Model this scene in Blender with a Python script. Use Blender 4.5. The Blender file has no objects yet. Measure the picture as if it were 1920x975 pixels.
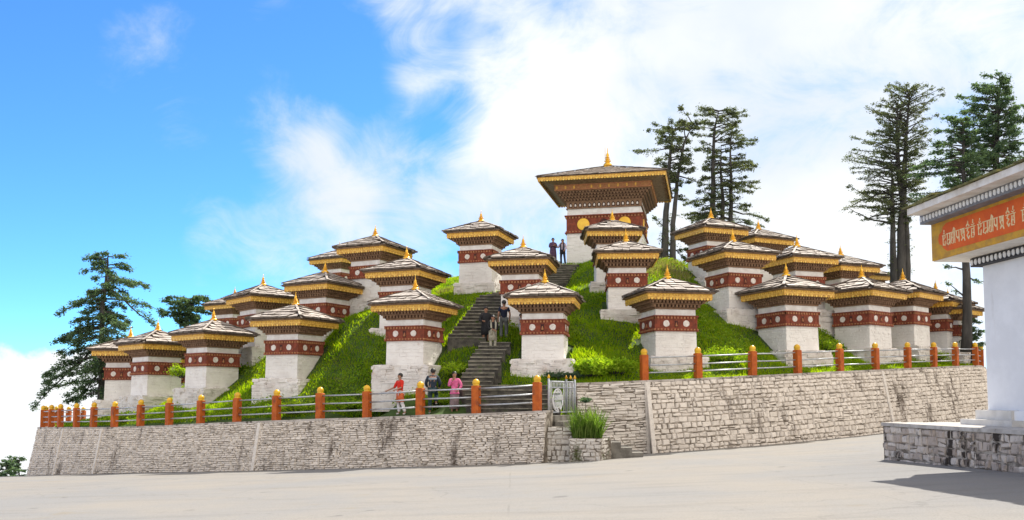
import bpy, math, random
import numpy as np
from mathutils import Vector, Matrix
random.seed(7); rng = np.random.default_rng(11)
S = bpy.context.scene
COL = S.collection
R = math.radians

# ------------------------------------------------------------------ camera, sky, sun, exposure
F = 1663.0; PITCH = R(4.0); EYE = 1.75
cam = bpy.data.objects.new('camera', bpy.data.cameras.new('camera')); COL.objects.link(cam)
cam.data.sensor_width = 36; cam.data.lens = F/1920*36
cam.data.shift_y = (745-F*math.tan(PITCH)-487.5)/1920
cam.data.clip_start = .1; cam.data.clip_end = 3000
cam.location = (0, 0, EYE); cam.rotation_euler = (R(90)+PITCH, 0, 0)
S.camera = cam
SUN = Vector((2.75, 4.4, 6.4)).normalized()
SUN_EL = math.asin(SUN.z); SUN_AZ = math.atan2(SUN.x, SUN.y)
sun = bpy.data.objects.new('sun', bpy.data.lights.new('sun', 'SUN')); COL.objects.link(sun)
sun.data.energy = 4.8; sun.data.angle = R(.5); sun.data.color = (1, .95, .86)
sun.rotation_euler = SUN.to_track_quat('Z', 'Y').to_euler()
S.view_settings.view_transform = 'Standard'; S.view_settings.look = 'None'
S.view_settings.exposure = 0.68; S.view_settings.gamma = 1; S.view_settings.use_curve_mapping = False

class NT:
    """tiny node tree helper"""
    def __init__(s, nt): s.t = nt; nt.nodes.clear()
    def n(s, typ, props=None, **ins):
        n = s.t.nodes.new(typ)
        for k, v in (props or {}).items(): setattr(n, k, v)
        for k, v in ins.items():
            key = k.replace('_', ' ')
            sk = n.inputs[int(k[1:])] if k[0] == 'i' and k[1:].isdigit() else n.inputs[key]
            if isinstance(v, bpy.types.NodeSocket): s.t.links.new(v, sk)
            else: sk.default_value = v
        return n
    def math(s, op, a, b=0., c=None, clamp=False):
        d = dict(i0=a, i1=b)
        if c is not None: d['i2'] = c
        return s.n('ShaderNodeMath', dict(operation=op, use_clamp=clamp), **d).outputs[0]
    def mr(s, v, a, b, c=0., d=1., smooth=True):
        return s.n('ShaderNodeMapRange', dict(interpolation_type='SMOOTHSTEP' if smooth else 'LINEAR'), i0=v, i1=a, i2=b, i3=c, i4=d).outputs[0]
    def mix(s, f, a, b, op='MIX'):
        return s.n('ShaderNodeMix', dict(data_type='RGBA', blend_type=op, clamp_factor=True), i0=f, i6=a, i7=b).outputs[2]
    def noise(s, vec, scale, detail=4., rough=.55, dist=0., out=0):
        return s.n('ShaderNodeTexNoise', None, Vector=vec, Scale=float(scale), Detail=float(detail), Roughness=float(rough), Distortion=float(dist)).outputs[out]

def raydir(px, py):
    u = (px-960)/F; v = (745-F*math.tan(PITCH)-py)/F
    return Vector((u, math.cos(PITCH)-v*math.sin(PITCH), math.sin(PITCH)+v*math.cos(PITCH)))
def at(px, py, D):
    d = raydir(px, py); d = d*(D/d.y); return Vector((d.x, D, EYE+d.z))

W = bpy.data.worlds.new('World'); S.world = W; W.use_nodes = True
w = NT(W.node_tree)
sky = w.n('ShaderNodeTexSky', dict(sky_type='NISHITA', sun_disc=False, sun_elevation=SUN_EL, sun_rotation=SUN_AZ, altitude=3000., air_density=1.0, dust_density=.3, ozone_density=3.0)).outputs[0]
dirv = w.n('ShaderNodeTexCoord').outputs['Generated']
sep = w.n('ShaderNodeSeparateXYZ', None, Vector=dirv)
dx, dy, dz = sep.outputs
stretched = w.n('ShaderNodeVectorMath', dict(operation='MULTIPLY'), i0=dirv, i1=(1, 1, 1.35)).outputs[0]
n1 = w.noise(stretched, 4.3, 9, .56, .5)
n2 = w.noise(stretched, 10., 9, .66, .9)
nn = w.math('ADD', w.math('MULTIPLY', n1, .58), w.math('MULTIPLY', n2, .42))
def dotdir(px, py, a, b):
    d = raydir(px, py).normalized()
    v = w.n('ShaderNodeVectorMath', dict(operation='DOT_PRODUCT'), i0=dirv, i1=tuple(d)).outputs['Value']
    return w.mr(v, math.cos(a), math.cos(b))
BLOBS = [(545, 225, .075, .0, .24), (640, 300, .08, 0, .13), (800, 350, .15, 0, .12), (520, 430, .12, 0, .16), (640, 450, .13, 0, .14), (420, 360, .10, 0, .07), (290, 180, .11, 0, .15), (520, 60, .06, 0, .14), (770, 130, .06, 0, .10), (990, 190, .12, 0, .20), (880, 30, .12, 0, .12), (700, 20, .06, 0, .08),
         (430, 90, .08, 0, -.08), (850, 225, .05, 0, -.16), (620, 120, .08, 0, -.10), (900, 120, .07, 0, -.14), (1010, 70, .07, 0, -.12), (420, 300, .07, 0, -.05), (130, 300, .15, 0, -.06)]
bias = w.mr(dx, -.26, .21, -.13, .27)
for (px, py, a, b, k) in BLOBS:
    bias = w.math('ADD', bias, w.math('MULTIPLY', dotdir(px, py, a, b), k))
back = w.mr(dy, .55, -.1, 0, .30)  # denser unseen cloud added behind the camera to whiten the fill
bias = w.math('ADD', bias, back)
dens = w.math('ADD', nn, bias)
cl = w.mr(dens, .46, .84)
# low cloud bank along the horizon and fog under it
edge = w.noise(dirv, 16., 7, .6, .2)
top = w.math('ADD', .052, w.math('MULTIPLY', w.math('SUBTRACT', edge, .5), .075))
bank = w.mr(w.math('SUBTRACT', top, w.math('ADD', dz, w.math('MULTIPLY', w.math('MAXIMUM', w.math('ADD', dx, .44), 0), .35))), -.004, .010)
cl = w.math('MAXIMUM', cl, bank)
cl = w.math('MAXIMUM', cl, w.mr(dz, .02, -.02))
shade = w.noise(stretched, 3.4, 6, .5)
ccol = w.mix(w.mr(shade, .36, .64), (6.2, 6.75, 7.5, 1), (8.0, 8.1, 8.2, 1))
ccol = w.mix(w.mr(dy, .5, -.3), ccol, (13.2, 12.1, 10.8, 1))          # unseen clouds opposite the sun, made brighter and warmer for extra fill
skyc = w.mix(1.0, sky, (.74, 1.38, 1.86, 1), 'MULTIPLY')
bg = w.n('ShaderNodeBackground', None, Color=w.mix(cl, skyc, ccol), Strength=.085)
w.t.links.new(bg.outputs[0], w.n('ShaderNodeOutputWorld').inputs[0])

# ------------------------------------------------------------------ materials
def principled(name, rough=.8, metal=0., spec=.3):
    m = bpy.data.materials.new(name); m.use_nodes = True
    t = NT(m.node_tree)
    p = t.n('ShaderNodeBsdfPrincipled', None, Roughness=rough, Metallic=metal)
    p.inputs['Specular IOR Level'].default_value = spec
    t.t.links.new(p.outputs[0], t.n('ShaderNodeOutputMaterial').inputs[0])
    return m, t, p
def objvec(t, scale=(1, 1, 1)):
    tc = t.n('ShaderNodeTexCoord').outputs['Object']
    rnd = t.n('ShaderNodeObjectInfo').outputs['Random']
    off = t.n('ShaderNodeCombineXYZ', None, X=t.math('MULTIPLY', rnd, 37.), Y=t.math('MULTIPLY', rnd, 71.), Z=0.).outputs[0]
    v = t.n('ShaderNodeVectorMath', dict(operation='ADD'), i0=tc, i1=off).outputs[0]
    if scale != (1, 1, 1):
        v = t.n('ShaderNodeVectorMath', dict(operation='MULTIPLY'), i0=v, i1=scale).outputs[0]
    return v
def c4(c): return (c[0], c[1], c[2], 1)
def simple(name, c1, c2=None, scale=6., rough=.75, metal=0., bump=0., bscale=30., spec=.3, lo=.35, hi=.65, stain=None, stretch=(1, 1, 1)):
    m, t, p = principled(name, rough, metal, spec)
    v = objvec(t, stretch)
    c2 = c2 or tuple(x*.75 for x in c1)
    col = t.mix(t.mr(t.noise(v, scale, 6, .62), lo, hi), c4(c2), c4(c1))
    if stain:                                   # (colour, scale, low, high, stretch)
        sv = objvec(t, stain[4])
        col = t.mix(t.mr(t.noise(sv, stain[1], 6, .65), stain[2], stain[3]), col, c4(stain[0]))
    t.t.links.new(col, p.inputs['Base Color'])
    if bump:
        b = t.n('ShaderNodeBump', None, Strength=bump, Distance=.02, Height=t.noise(v, bscale, 5, .6))
        t.t.links.new(b.outputs[0], p.inputs['Normal'])
    return m
def masonry(name, c1, c2, joint, row=.16, width=.34, jamount=.6, stain=None):
    """painted rubble masonry: faint irregular courses, patchy paint"""
    m, t, p = principled(name, .9, 0, .2)
    v = objvec(t)
    wob = t.n('ShaderNodeVectorMath', dict(operation='MULTIPLY_ADD'), i0=t.n('ShaderNodeTexNoise', None, Vector=v, Scale=3.5, Detail=3.).outputs['Color'], i1=(.16, .16, .13), i2=v).outputs[0]
    sp = t.n('ShaderNodeSeparateXYZ', None, Vector=wob)
    uv = t.n('ShaderNodeCombineXYZ', None, X=t.math('ADD', sp.outputs[0], sp.outputs[1]), Y=sp.outputs[2], Z=0.).outputs[0]
    br = t.n('ShaderNodeTexBrick', dict(offset=.5, squash=1.3, squash_frequency=3), Vector=uv, Scale=1., Mortar_Size=.012, Mortar_Smooth=.4, Brick_Width=width, Row_Height=row)
    mort = br.outputs['Fac']
    patch = t.mr(t.noise(v, 2.3, 5, .6), .45, .68)
    jm = t.math('MULTIPLY', t.math('MULTIPLY', mort, patch), jamount)
    col = t.mix(t.mr(t.noise(v, 1.7, 7, .65), .32, .62), c4(c2), c4(c1))
    col = t.mix(jm, col, c4(joint))
    if stain:
        sv = objvec(t, stain[4])
        col = t.mix(t.mr(t.noise(sv, stain[1], 6, .65), stain[2], stain[3]), col, c4(stain[0]))
    drip = t.mr(t.noise(objvec(t, (1, 1, .12)), 5.5, 5, .7), .60, .76)
    rnd = t.n('ShaderNodeObjectInfo').outputs['Random']
    col = t.mix(t.math('MULTIPLY', drip, t.math('MULTIPLY_ADD', rnd, .45, .08)), col, c4((.36, .32, .28)))
    col = t.mix(1., col, t.mix(t.math('FRACT', t.math('MULTIPLY', rnd, 7.3)), c4((.90, .89, .87)), c4((1., .985, .97))), 'MULTIPLY')
    t.t.links.new(col, p.inputs['Base Color'])
    h = t.math('SUBTRACT', t.math('MULTIPLY', t.noise(v, 22, 5, .6), .5), mort)
    b = t.n('ShaderNodeBump', None, Strength=.35, Distance=.02, Height=h)
    t.t.links.new(b.outputs[0], p.inputs['Normal'])
    return m
def leafmat(name, c1, c2, c3, trans=.45, scale=1.2, tcol=None):
    m = bpy.data.materials.new(name); m.use_nodes = True; t = NT(m.node_tree)
    v = objvec(t)
    isl = t.n('ShaderNodeNewGeometry').outputs['Random Per Island']
    col = t.mix(t.mr(t.noise(v, scale, 4, .6), .35, .65), c4(c1), c4(c2))
    col = t.mix(t.math('MULTIPLY', isl, .7), col, c4(c3))
    d = t.n('ShaderNodeBsdfDiffuse', None, Color=col)
    tc = t.mix(1., col, c4(tcol or (1.5, 1.7, .6)), 'MULTIPLY')
    tr = t.n('ShaderNodeBsdfTranslucent', None, Color=tc)
    mx = t.n('ShaderNodeMixShader', None, i0=trans, i1=d.outputs[0], i2=tr.outputs[0])
    t.t.links.new(mx.outputs[0], t.n('ShaderNodeOutputMaterial').inputs[0])
    return m

M = {}
M['white'] = masonry('whitewashed_masonry', (.80, .79, .77), (.72, .70, .68), (.42, .37, .34), .15, .36, .55, ((.55, .46, .40), 1.6, .63, .80, (1, 1, .55)))
M['plinth'] = masonry('rough_whitewash', (.76, .74, .72), (.62, .58, .55), (.25, .21, .19), .14, .40, .95, ((.52, .40, .33), 1.9, .60, .78, (1, 1, 1)))
M['neck'] = simple('neck_whitewash', (.78, .77, .75), (.66, .63, .60), 3., .9, bump=.2)
M['red'] = simple('red_ochre_band', (.25, .060, .033), (.15, .042, .026), 5., .85, bump=.25, stain=((.42, .16, .10), 4., .60, .78, (1, 1, 1)))
M['reddark'] = simple('dark_niche', (.10, .035, .025), (.05, .02, .02), 5., .9)
M['dentil'] = simple('tan_dentil', (.42, .20, .09), (.30, .11, .06), 8., .8)
M['bracket'] = simple('brown_bracket', (.27, .165, .10), (.18, .105, .065), 5., .85, bump=.2)
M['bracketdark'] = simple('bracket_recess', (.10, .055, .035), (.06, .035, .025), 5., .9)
M['goldpaint'] = simple('gilt_fascia', (.74, .43, .06), (.52, .26, .04), 9., .5, bump=.2, spec=.5, stain=((.28, .12, .04), 7., .58, .74, (1, 1, 1)))
M['goldlight'] = simple('gilt_relief', (.90, .62, .13), (.70, .41, .07), 9., .45, spec=.5)
M['gold'] = simple('gold_finial', (.86, .50, .045), (.70, .36, .03), 4., .32, metal=.55, spec=.6)
M['golddisc'] = simple('gold_disc', (.86, .54, .05), (.78, .44, .04), 3., .4, metal=.2, spec=.5)
M['goldpost'] = simple('gold_knob', (.74, .44, .012), (.60, .32, .01), 5., .35, spec=.5)
M['slate'] = simple('slate_top_lit', (.47, .42, .37), (.29, .25, .215), 2.6, .75, bump=.3, bscale=14., stain=((.26, .21, .17), 3.5, .60, .74, (1, 1, 1)))  # pale slab tops: sunlight put into the colour
M['slateshade'] = simple('slate_edge_shade', (.075, .062, .052), (.15, .12, .10), 6., .85)  # dark slab edges: shade on the fronts put into the colour
M['soffit'] = simple('soffit_timber', (.25, .165, .105), (.15, .10, .065), 6., .85)
M['disc'] = simple('white_disc', (.72, .68, .64), (.58, .52, .47), 9., .85, bump=.2)
M['mortar'] = simple('wall_joint', (.38, .335, .285), (.15, .125, .10), 3., .95, lo=.42, hi=.6)
M['post'] = simple('orange_post', (.48, .115, .016), (.36, .075, .013), 4., .7, bump=.2, stain=((.16, .05, .025), 4., .54, .70, (1, 1, .5)))
M['rail'] = simple('galvanised_rail', (.50, .52, .55), (.36, .38, .40), 5., .42, metal=.5, spec=.5)
M['steel'] = simple('gate_grey_paint', (.42, .45, .50), (.32, .34, .38), 5., .45, spec=.5)
M['steelwhite'] = simple('gate_white_paint', (.74, .75, .77), (.6, .6, .62), 5., .45, spec=.5)
M['step'] = simple('stair_stone', (.115, .105, .088), (.05, .047, .042), 3., .9, bump=.5, bscale=9., stain=((.055, .085, .025), 3., .55, .7, (1, 1, 1)))
M['nosing'] = simple('stair_nosing', (.27, .25, .20), (.12, .115, .09), 2.5, .9, bump=.4)
M['concrete'] = simple('pale_concrete', (.52, .49, .45), (.38, .35, .32), 3., .9, bump=.2, stain=((.19, .165, .14), 2.5, .56, .72, (1, 1, 1)))
M['greystep'] = simple('grey_step', (.24, .225, .20), (.13, .12, .105), 3., .9, bump=.3)
M['coping'] = simple('coping', (.50, .46, .42), (.32, .28, .25), 2., .9, bump=.3, stain=((.10, .085, .07), 2.2, .52, .66, (1, 1, 1)))
M['bark'] = simple('grey_bark', (.085, .080, .074), (.045, .043, .041), 2.5, .95, bump=.8, bscale=9., stretch=(1, 1, .3))

def stonewall(name, c1, c2, dirt, dscale, dlo, dhi, streak=(1, 1, .22), moss=None):
    m, t, p = principled(name, .92, 0, .2)
    v = objvec(t)
    isl = t.n('ShaderNodeNewGeometry').outputs['Random Per Island']
    col = t.mix(isl, c4(c2), c4(c1))
    col = t.mix(t.math('MULTIPLY', t.mr(t.noise(v, 7, 6, .7), .45, .7), .5), col, c4(tuple(x*.55 for x in c2)))
    col = t.mix(t.mr(t.noise(objvec(t, streak), dscale, 7, .7), dlo, dhi), col, c4(dirt))
    if moss: col = t.mix(t.mr(t.noise(v, moss[1], 6, .7), moss[2], moss[3]), col, c4(moss[0]))
    t.t.links.new(col, p.inputs['Base Color'])
    b = t.n('ShaderNodeBump', None, Strength=.5, Distance=.03, Height=t.noise(v, 16, 6, .65))
    t.t.links.new(b.outputs[0], p.inputs['Normal'])
    return m
M['rubble'] = stonewall('whitewashed_rubble', (.76, .695, .62), (.62, .56, .495), (.12, .092, .075), 1.35, .54, .70)
M['rubblew'] = stonewall('white_rubble', (.74, .69, .63), (.62, .57, .515), (.26, .20, .15), 1.3, .62, .80)
M['dirtyrubble'] = stonewall('blackened_rubble', (.62, .56, .50), (.38, .31, .26), (.045, .036, .03), 1.9, .50, .60, (1, 1, .35), ((.25, .16, .10), 2.2, .60, .74))
M['planter'] = stonewall('mossy_planter', (.66, .63, .58), (.50, .46, .42), (.07, .075, .03), 1.4, .52, .64, (1, 1, .6))

# ------------------------------------------------------------------ mesh builder and object helpers
class MB:
    def __init__(s): s.v = []; s.f = []; s.m = []; s.sm = []
    def add(s, vs, fs, mi=0, T=None, smooth=False):
        o = len(s.v)
        if T is not None: vs = [T @ Vector(p) for p in vs]
        s.v += [tuple(p) for p in vs]
        mis = mi if isinstance(mi, (list, tuple)) else [mi]*len(fs)
        for f, k in zip(fs, mis): s.f.append([i+o for i in f]); s.m.append(k); s.sm.append(smooth)
    def box(s, x0, x1, y0, y1, z0, z1, mi=0, T=None, jit=0.):
        vs = [(x, y, z) for z in (z0, z1) for (x, y) in ((x0, y0), (x1, y0), (x1, y1), (x0, y1))]
        if jit: vs = [tuple(c+random.uniform(-jit, jit) for c in p) for p in vs]
        s.add(vs, [(3, 2, 1, 0), (4, 5, 6, 7), (0, 1, 5, 4), (1, 2, 6, 5), (2, 3, 7, 6), (3, 0, 4, 7)], mi, T)
    def frustum(s, h0, h1, z0, z1, mi=0, T=None):
        vs = [(-h0, -h0, z0), (h0, -h0, z0), (h0, h0, z0), (-h0, h0, z0), (-h1, -h1, z1), (h1, -h1, z1), (h1, h1, z1), (-h1, h1, z1)]
        s.add(vs, [(3, 2, 1, 0), (4, 5, 6, 7), (0, 1, 5, 4), (1, 2, 6, 5), (2, 3, 7, 6), (3, 0, 4, 7)], mi, T)
    def lathe(s, prof, n=14, mi=0, T=None, smooth=True):
        vs = []; fs = []
        for (r, z) in prof:
            for k in range(n):
                a = 2*math.pi*k/n; vs.append((r*math.cos(a), r*math.sin(a), z))
        for i in range(len(prof)-1):
            for k in range(n):
                fs.append((i*n+k, i*n+(k+1) % n, (i+1)*n+(k+1) % n, (i+1)*n+k))
        fs.append(tuple(range(n))[::-1]); fs.append(tuple((len(prof)-1)*n+k for k in range(n)))
        s.add(vs, fs, mi, T, smooth)
    def tube(s, pts, rad, n=7, mi=0, smooth=True, T=None):
        pts = [Vector(p) for p in pts]
        if not isinstance(rad, (list, tuple)): rad = [rad]*len(pts)
        vs = []; fs = []
        for i, p in enumerate(pts):
            d = (pts[min(i+1, len(pts)-1)]-pts[max(i-1, 0)])
            d = d.normalized() if d.length > 1e-9 else Vector((0, 0, 1))
            a = d.cross(Vector((0, 0, 1)) if abs(d.z) < .9 else Vector((1, 0, 0))).normalized(); b = d.cross(a)
            for k in range(n):
                t = 2*math.pi*k/n; vs.append(p+(a*math.cos(t)+b*math.sin(t))*rad[i])
        for i in range(len(pts)-1):
            for k in range(n): fs.append((i*n+k, (i+1)*n+k, (i+1)*n+(k+1) % n, i*n+(k+1) % n))
        fs.append(tuple(range(n))); fs.append(tuple((len(pts)-1)*n+k for k in range(n))[::-1])
        s.add(vs, fs, mi, T, smooth)
    def prism(s, poly, O, U, V, N, mi=0):
        """extrude 2-D polygon: O + u*U + v*V, thickness along N"""
        O, U, V, N = map(Vector, (O, U, V, N)); k = len(poly)
        vs = [O+U*a+V*b for a, b in poly]+[O+U*a+V*b+N for a, b in poly]
        fs = [tuple(range(k))[::-1], tuple(range(k, 2*k))]+[(i, (i+1) % k, k+(i+1) % k, k+i) for i in range(k)]
        s.add(vs, fs, mi)
    def build(s, name, mats, parent=None):
        me = bpy.data.meshes.new(name); me.from_pydata(s.v, [], s.f)
        for m in (mats if isinstance(mats, (list, tuple)) else [mats]): me.materials.append(m)
        me.polygons.foreach_set('material_index', s.m); me.polygons.foreach_set('use_smooth', s.sm)
        me.update()
        return link(name, me, parent)
def link(name, me, parent=None):
    o = bpy.data.objects.new(name, me); COL.objects.link(o)
    if parent is not None: o.parent = parent
    return o
def npmesh(name, V, Fc, mats, parent=None, midx=None, smooth=False):
    """mesh from numpy arrays, all faces of the same size"""
    me = bpy.data.meshes.new(name); V = np.asarray(V, np.float32); Fc = np.asarray(Fc, np.int32); k = Fc.shape[1]
    me.vertices.add(len(V)); me.vertices.foreach_set('co', V.ravel())
    me.loops.add(Fc.size); me.loops.foreach_set('vertex_index', Fc.ravel())
    me.polygons.add(len(Fc)); me.polygons.foreach_set('loop_start', np.arange(0, Fc.size, k, dtype=np.int32))
    for m in (mats if isinstance(mats, (list, tuple)) else [mats]): me.materials.append(m)
    if midx is not None: me.polygons.foreach_set('material_index', np.asarray(midx, np.int32))
    me.polygons.foreach_set('use_smooth', np.full(len(Fc), smooth)); me.update(calc_edges=True); me.validate()
    return link(name, me, parent)
def tag(o, label=None, cat=None, group=None, kind=None):
    if label: o['label'] = label
    if cat: o['category'] = cat
    if group: o['group'] = group
    if kind: o['kind'] = kind
    return o
def empty(name, loc=(0, 0, 0), rz=0., label=None, cat=None, group=None):
    o = bpy.data.objects.new(name, None); COL.objects.link(o); o.location = loc; o.rotation_euler = (0, 0, rz); o.empty_display_size = .3
    return tag(o, label, cat, group)
KIDS = {}
def copy_tree(o, parent=None):
    c = o.copy(); COL.objects.link(c)
    if parent is not None: c.parent = parent
    for ch in list(o.children): copy_tree(ch, c)
    return c

# ------------------------------------------------------------------ where things stand (posts, walls, shrines, stair)
LPOST = [(1007, 770, 32.3), (893, 775, 33.2), (788, 778, 34.1), (688, 783, 35.1), (600, 785, 36.1), (518, 788, 37.3), (444, 791, 38.6), (376, 794, 40), (317, 797, 41.5), (263, 799, 43),
         (214, 801, 44.5), (175, 801, 46), (143, 801, 47.6), (113, 801, 49.4), (95, 801, 51.2), (80, 801, 53), (86, 800, 55), (105, 799.5, 57), (128, 799, 59), (155, 798.5, 61)]
RPOST = [(1208, 713, 36), (1309, 709, 36.7), (1411, 704, 37.8), (1496, 700, 39.1), (1575, 696, 40.6), (1642, 693, 42.3), (1702, 690, 44), (1751, 688, 45.9), (1792, 686, 47.8), (1830, 685, 49.7)]
LP = [at(*p) for p in LPOST]; RP = [at(*p) for p in RPOST]
zl, zr = LP[-1].z, RP[-1].z
BACK = [Vector(p) for p in ((-27, 68, zl), (-20, 77, zl+.5), (-8, 83, zl+1.1), (6, 85, zl+1.8), (18, 81, zl+2.4), (26, 72, zr-.4), (29.5, 62, zr-.1), (28.5, 55.5, zr))]
GATE_L = at(1030, 778, 32.9); GATE_R = at(1076, 778, 34.9)
RW0 = at(1075, 718, 35.0)                       # where the right wall starts beside the gate

# name rows: finial pixel x, finial top y, pixels per metre, turn of the right-hand face, plinth (sx, sy), label
CH = [
 (245, 612, 36.0, 66, (1, 1), 'whitewashed shrine farthest left in the front row, beside the tall fir'),
 (296, 598.5, 37.5, 26, (1, 1), 'whitewashed shrine second from the left in the front row, overlapping the leftmost one'),
 (400, 578, 39.3, 33, (1, 1), 'whitewashed shrine third from the left in the front row, its pale corner facing out'),
 (325, 634, 30.0, 40, (1, 1), 'shrine almost hidden behind the second and third shrines from the left, one gilt eave showing'),
 (554, 548, 42.3, 51, (1, 1), 'whitewashed shrine fourth from the left in the front row, on a broad stepped plinth'),
 (609, 489, 38.6, 48, (.95, .95), 'shrine directly behind and above the fourth front shrine from the left'),
 (495, 514, 36.4, 28, (.95, .95), 'shrine up the left slope seen between the third and fourth front shrines'),
 (441, 538, 28.0, 40, (.95, .95), 'small far shrine at the left end of the upper slope, half hidden'),
 (778, 518, 44.2, 62, (1.04, 1.04), 'whitewashed shrine on a cracked plinth left of the stairway, above the railing visitors'),
 (762, 461.5, 41.3, 62, (.95, .95), 'shrine right behind the cracked-plinth one left of the stairway'),
 (704, 422, 37.6, 56, (1, 1), 'high shrine on the left slope whose roof overlaps a small far roof on its left'),
 (637, 453, 29.0, 50, (.95, .95), 'small far shrine tucked behind the high one on the left slope'),
 (902, 395, 36.9, 71, (.86, .86), 'lone high shrine standing against the sky left of the upper stairway'),
 (981, 441.5, 41.0, 80, (.95, .95), 'shrine in the middle, right of the stairway, below the pair of visitors on the summit'),
 (1022, 505, 44.8, 83, (1.02, 1.02), 'front shrine right of the stairway and behind the grey gate, on a wide white plinth'),
 (1173, 429.6, 40.9, 4, (.98, .98), 'square-on shrine on the right slope directly below the big temple'),
 (1147, 393, 37.2, 5, (.95, .95), 'topmost small shrine hiding a gold disc of the big temple'),
 (1251, 496, 46.0, 21.5, (.98, .98), 'front shrine behind the first two posts of the right railing'),
 (1374, 429.6, 40.9, 35, (.98, .98), 'shrine on a pinkish crumbling plinth in the right middle row'),
 (1332, 390, 36.0, 35, (1, 1), 'high shrine on the right slope in front of the tall sparse trees'),
 (1421, 411.5, 33.5, 40, (.95, .95), 'far shrine on the right ridge whose finial stands beside the sparse trees'),
 (1495, 441, 38.0, 40, (.95, .95), 'right-slope shrine just behind the roof of the pinkish-plinth shrine'),
 (1475, 492.6, 44.0, 42, (1, 1), 'front-row shrine in the right half turned corner-on, with the widest roof there'),
 (1577, 459.4, 35.5, 45, (.95, .95), 'far right-slope shrine rising behind the two overlapping front shrines'),
 (1614, 497, 41.6, 58, (1, 1), 'front-row right shrine whose roof overlaps the corner-on one'),
 (1691, 503.8, 38.6, 66, (1, 1), 'front-row shrine third from the right, below the tall tree trunks'),
 (1609, 483, 29.0, 45, (.95, .95), 'small distant shrine of which only a sliver of roof shows behind the right front row'),
 (1753, 525, 35.5, 68, (1, 1), 'narrow-looking shrine second from the right end of the front row'),
 (1776, 541, 32.8, 68, (1, 1), 'last shrine at the right end of the front row, mostly hidden behind its neighbour'),
]
CHT = 4.45
SHR = []
FENCE = [Vector((p.x, p.y, 0)) for p in LP[::-1]]+[Vector((p.x, p.y, 0)) for p in RP]
def seg_d(p, a, b):
    q = Vector((p.x, p.y, 0)); d = b-a; f = max(0, min(1, (q-a).dot(d)/d.dot(d))); return (q-a-d*f).length
def yfence(x):
    v = [p for p in FENCE]
    ys = [a.y+(b.y-a.y)*(x-a.x)/(b.x-a.x) for a, b in zip(v[:-1], v[1:]) if abs(b.x-a.x) > 1e-6 and min(a.x, b.x) <= x <= max(a.x, b.x)]
    return min(ys) if ys else 50
for (px, yt, s, al, pl, lab) in CH:
    D = F/s; k = 1.09 if px in (1374, 1332, 1421, 1495, 1577, 1609) else (1.05 if px in (1173, 1147, 609, 495, 762, 704, 441, 637, 325) else 1.)
    while True:                                     # clear of the railing: every shrine stands at least 2.2 m inside it
        p = at(px, yt, D*k)
        if all(seg_d(p, a, b) > (3.0 if px < 700 else 2.15)*k for a, b in zip(FENCE[:-1], FENCE[1:])) and p.y > yfence(p.x)+1: break
        k += .01
    SHR.append((Vector((p.x, p.y, p.z-CHT*k)), -math.atan2(p.x, p.y)+R(al), pl, lab, k))
    print('shrine', px, round(D, 1), round(k, 3))
for i in range(len(SHR)):
    for j in range(i):
        d = (SHR[i][0]-SHR[j][0]); d.z = 0
        if d.length < 3.0: print('close', CH[i][0], CH[j][0], round(d.length, 2))
MAIN = at(1139, 278, 57.5); MAINZ = at(1100, 497, 55).z
MAIN.z = MAINZ

# stair flights: (bottom centre, top centre, width)
FL = [(at(964, 774, 33.4), at(940, 722, 34.6), 3.35), (at(891, 722, 34.7), at(931, 642, 37.5), 1.30), (at(872, 640, 37.8), at(930, 560, 41.6), 1.60), (at(930, 559, 41.8), at(1044, 531, 50.0), 1.5), (at(1044, 530, 50.2), at(1065, 497.5, 53.5), 1.35)]

# ---- hill surface: smooth interpolation of the points that are known
ctl = []
for p, rz, pl, lab, sk in SHR:
    v = Vector((-p.x, -p.y, 0)).normalized()
    q = p+v*1.05*sk; ctl.append((q.x, q.y, q.z+.10))
for a, b, wd in FL:
    for t in (0, .5, 1):
        q = a.lerp(b, t); ctl.append((q.x-.3, q.y, q.z-.22)); ctl.append((q.x+.3, q.y, q.z-.22))
for p in LP+RP+BACK: ctl.append((p.x, p.y, p.z-.06))
for i in range(4):                          # level walk inside the railing
    d = (LP[i]-LP[i+1]).normalized(); n_ = Vector((-d.y, d.x, 0)); q = LP[i]+n_*(2.0 if i < 4 else .9); ctl.append((q.x, q.y, LP[i].z+.0))
for k in range(10):
    a = 2*math.pi*k/10; ctl.append((MAIN.x+4.6*math.cos(a), MAIN.y+4.6*math.sin(a), MAINZ-.02))
ctl.append((MAIN.x, MAIN.y, MAINZ)); ctl.append((GATE_L.x, GATE_L.y, GATE_L.z-.05)); ctl.append((RW0.x+.3, RW0.y+.1, RW0.z-.1))
for (px, py, d) in ((850, 548, 45.5), (640, 605, 43.5), (1240, 505, 50), (1280, 500, 51), (1100, 505, 50.5), (1130, 690, 36.2), (1350, 640, 40), (700, 642, 41.0)): q = at(px, py, d); ctl.append(tuple(q))
ctl = np.array(ctl)
def tps_fit(P, lam):
    n = len(P); d = np.hypot(P[:, None, 0]-P[None, :, 0], P[:, None, 1]-P[None, :, 1])
    K = np.where(d > 0, d*d*np.log(np.maximum(d, 1e-9)), 0)+lam*np.eye(n)
    Q = np.c_[np.ones(n), P[:, :2]]; A = np.block([[K, Q], [Q.T, np.zeros((3, 3))]])
    s = np.linalg.solve(A, np.r_[P[:, 2], 0, 0, 0]); return P[:, :2].copy(), s
def tps(f, x, y):
    C, s = f; x = np.asarray(x, float); y = np.asarray(y, float); out = s[-3]+s[-2]*x+s[-1]*y
    for i in range(len(C)):
        d2 = (x-C[i, 0])**2+(y-C[i, 1])**2; out = out+s[i]*.5*d2*np.log(np.maximum(d2, 1e-12))
    return out
HF = tps_fit(ctl, .10)
def hill(x, y): return float(tps(HF, x, y))
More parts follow.
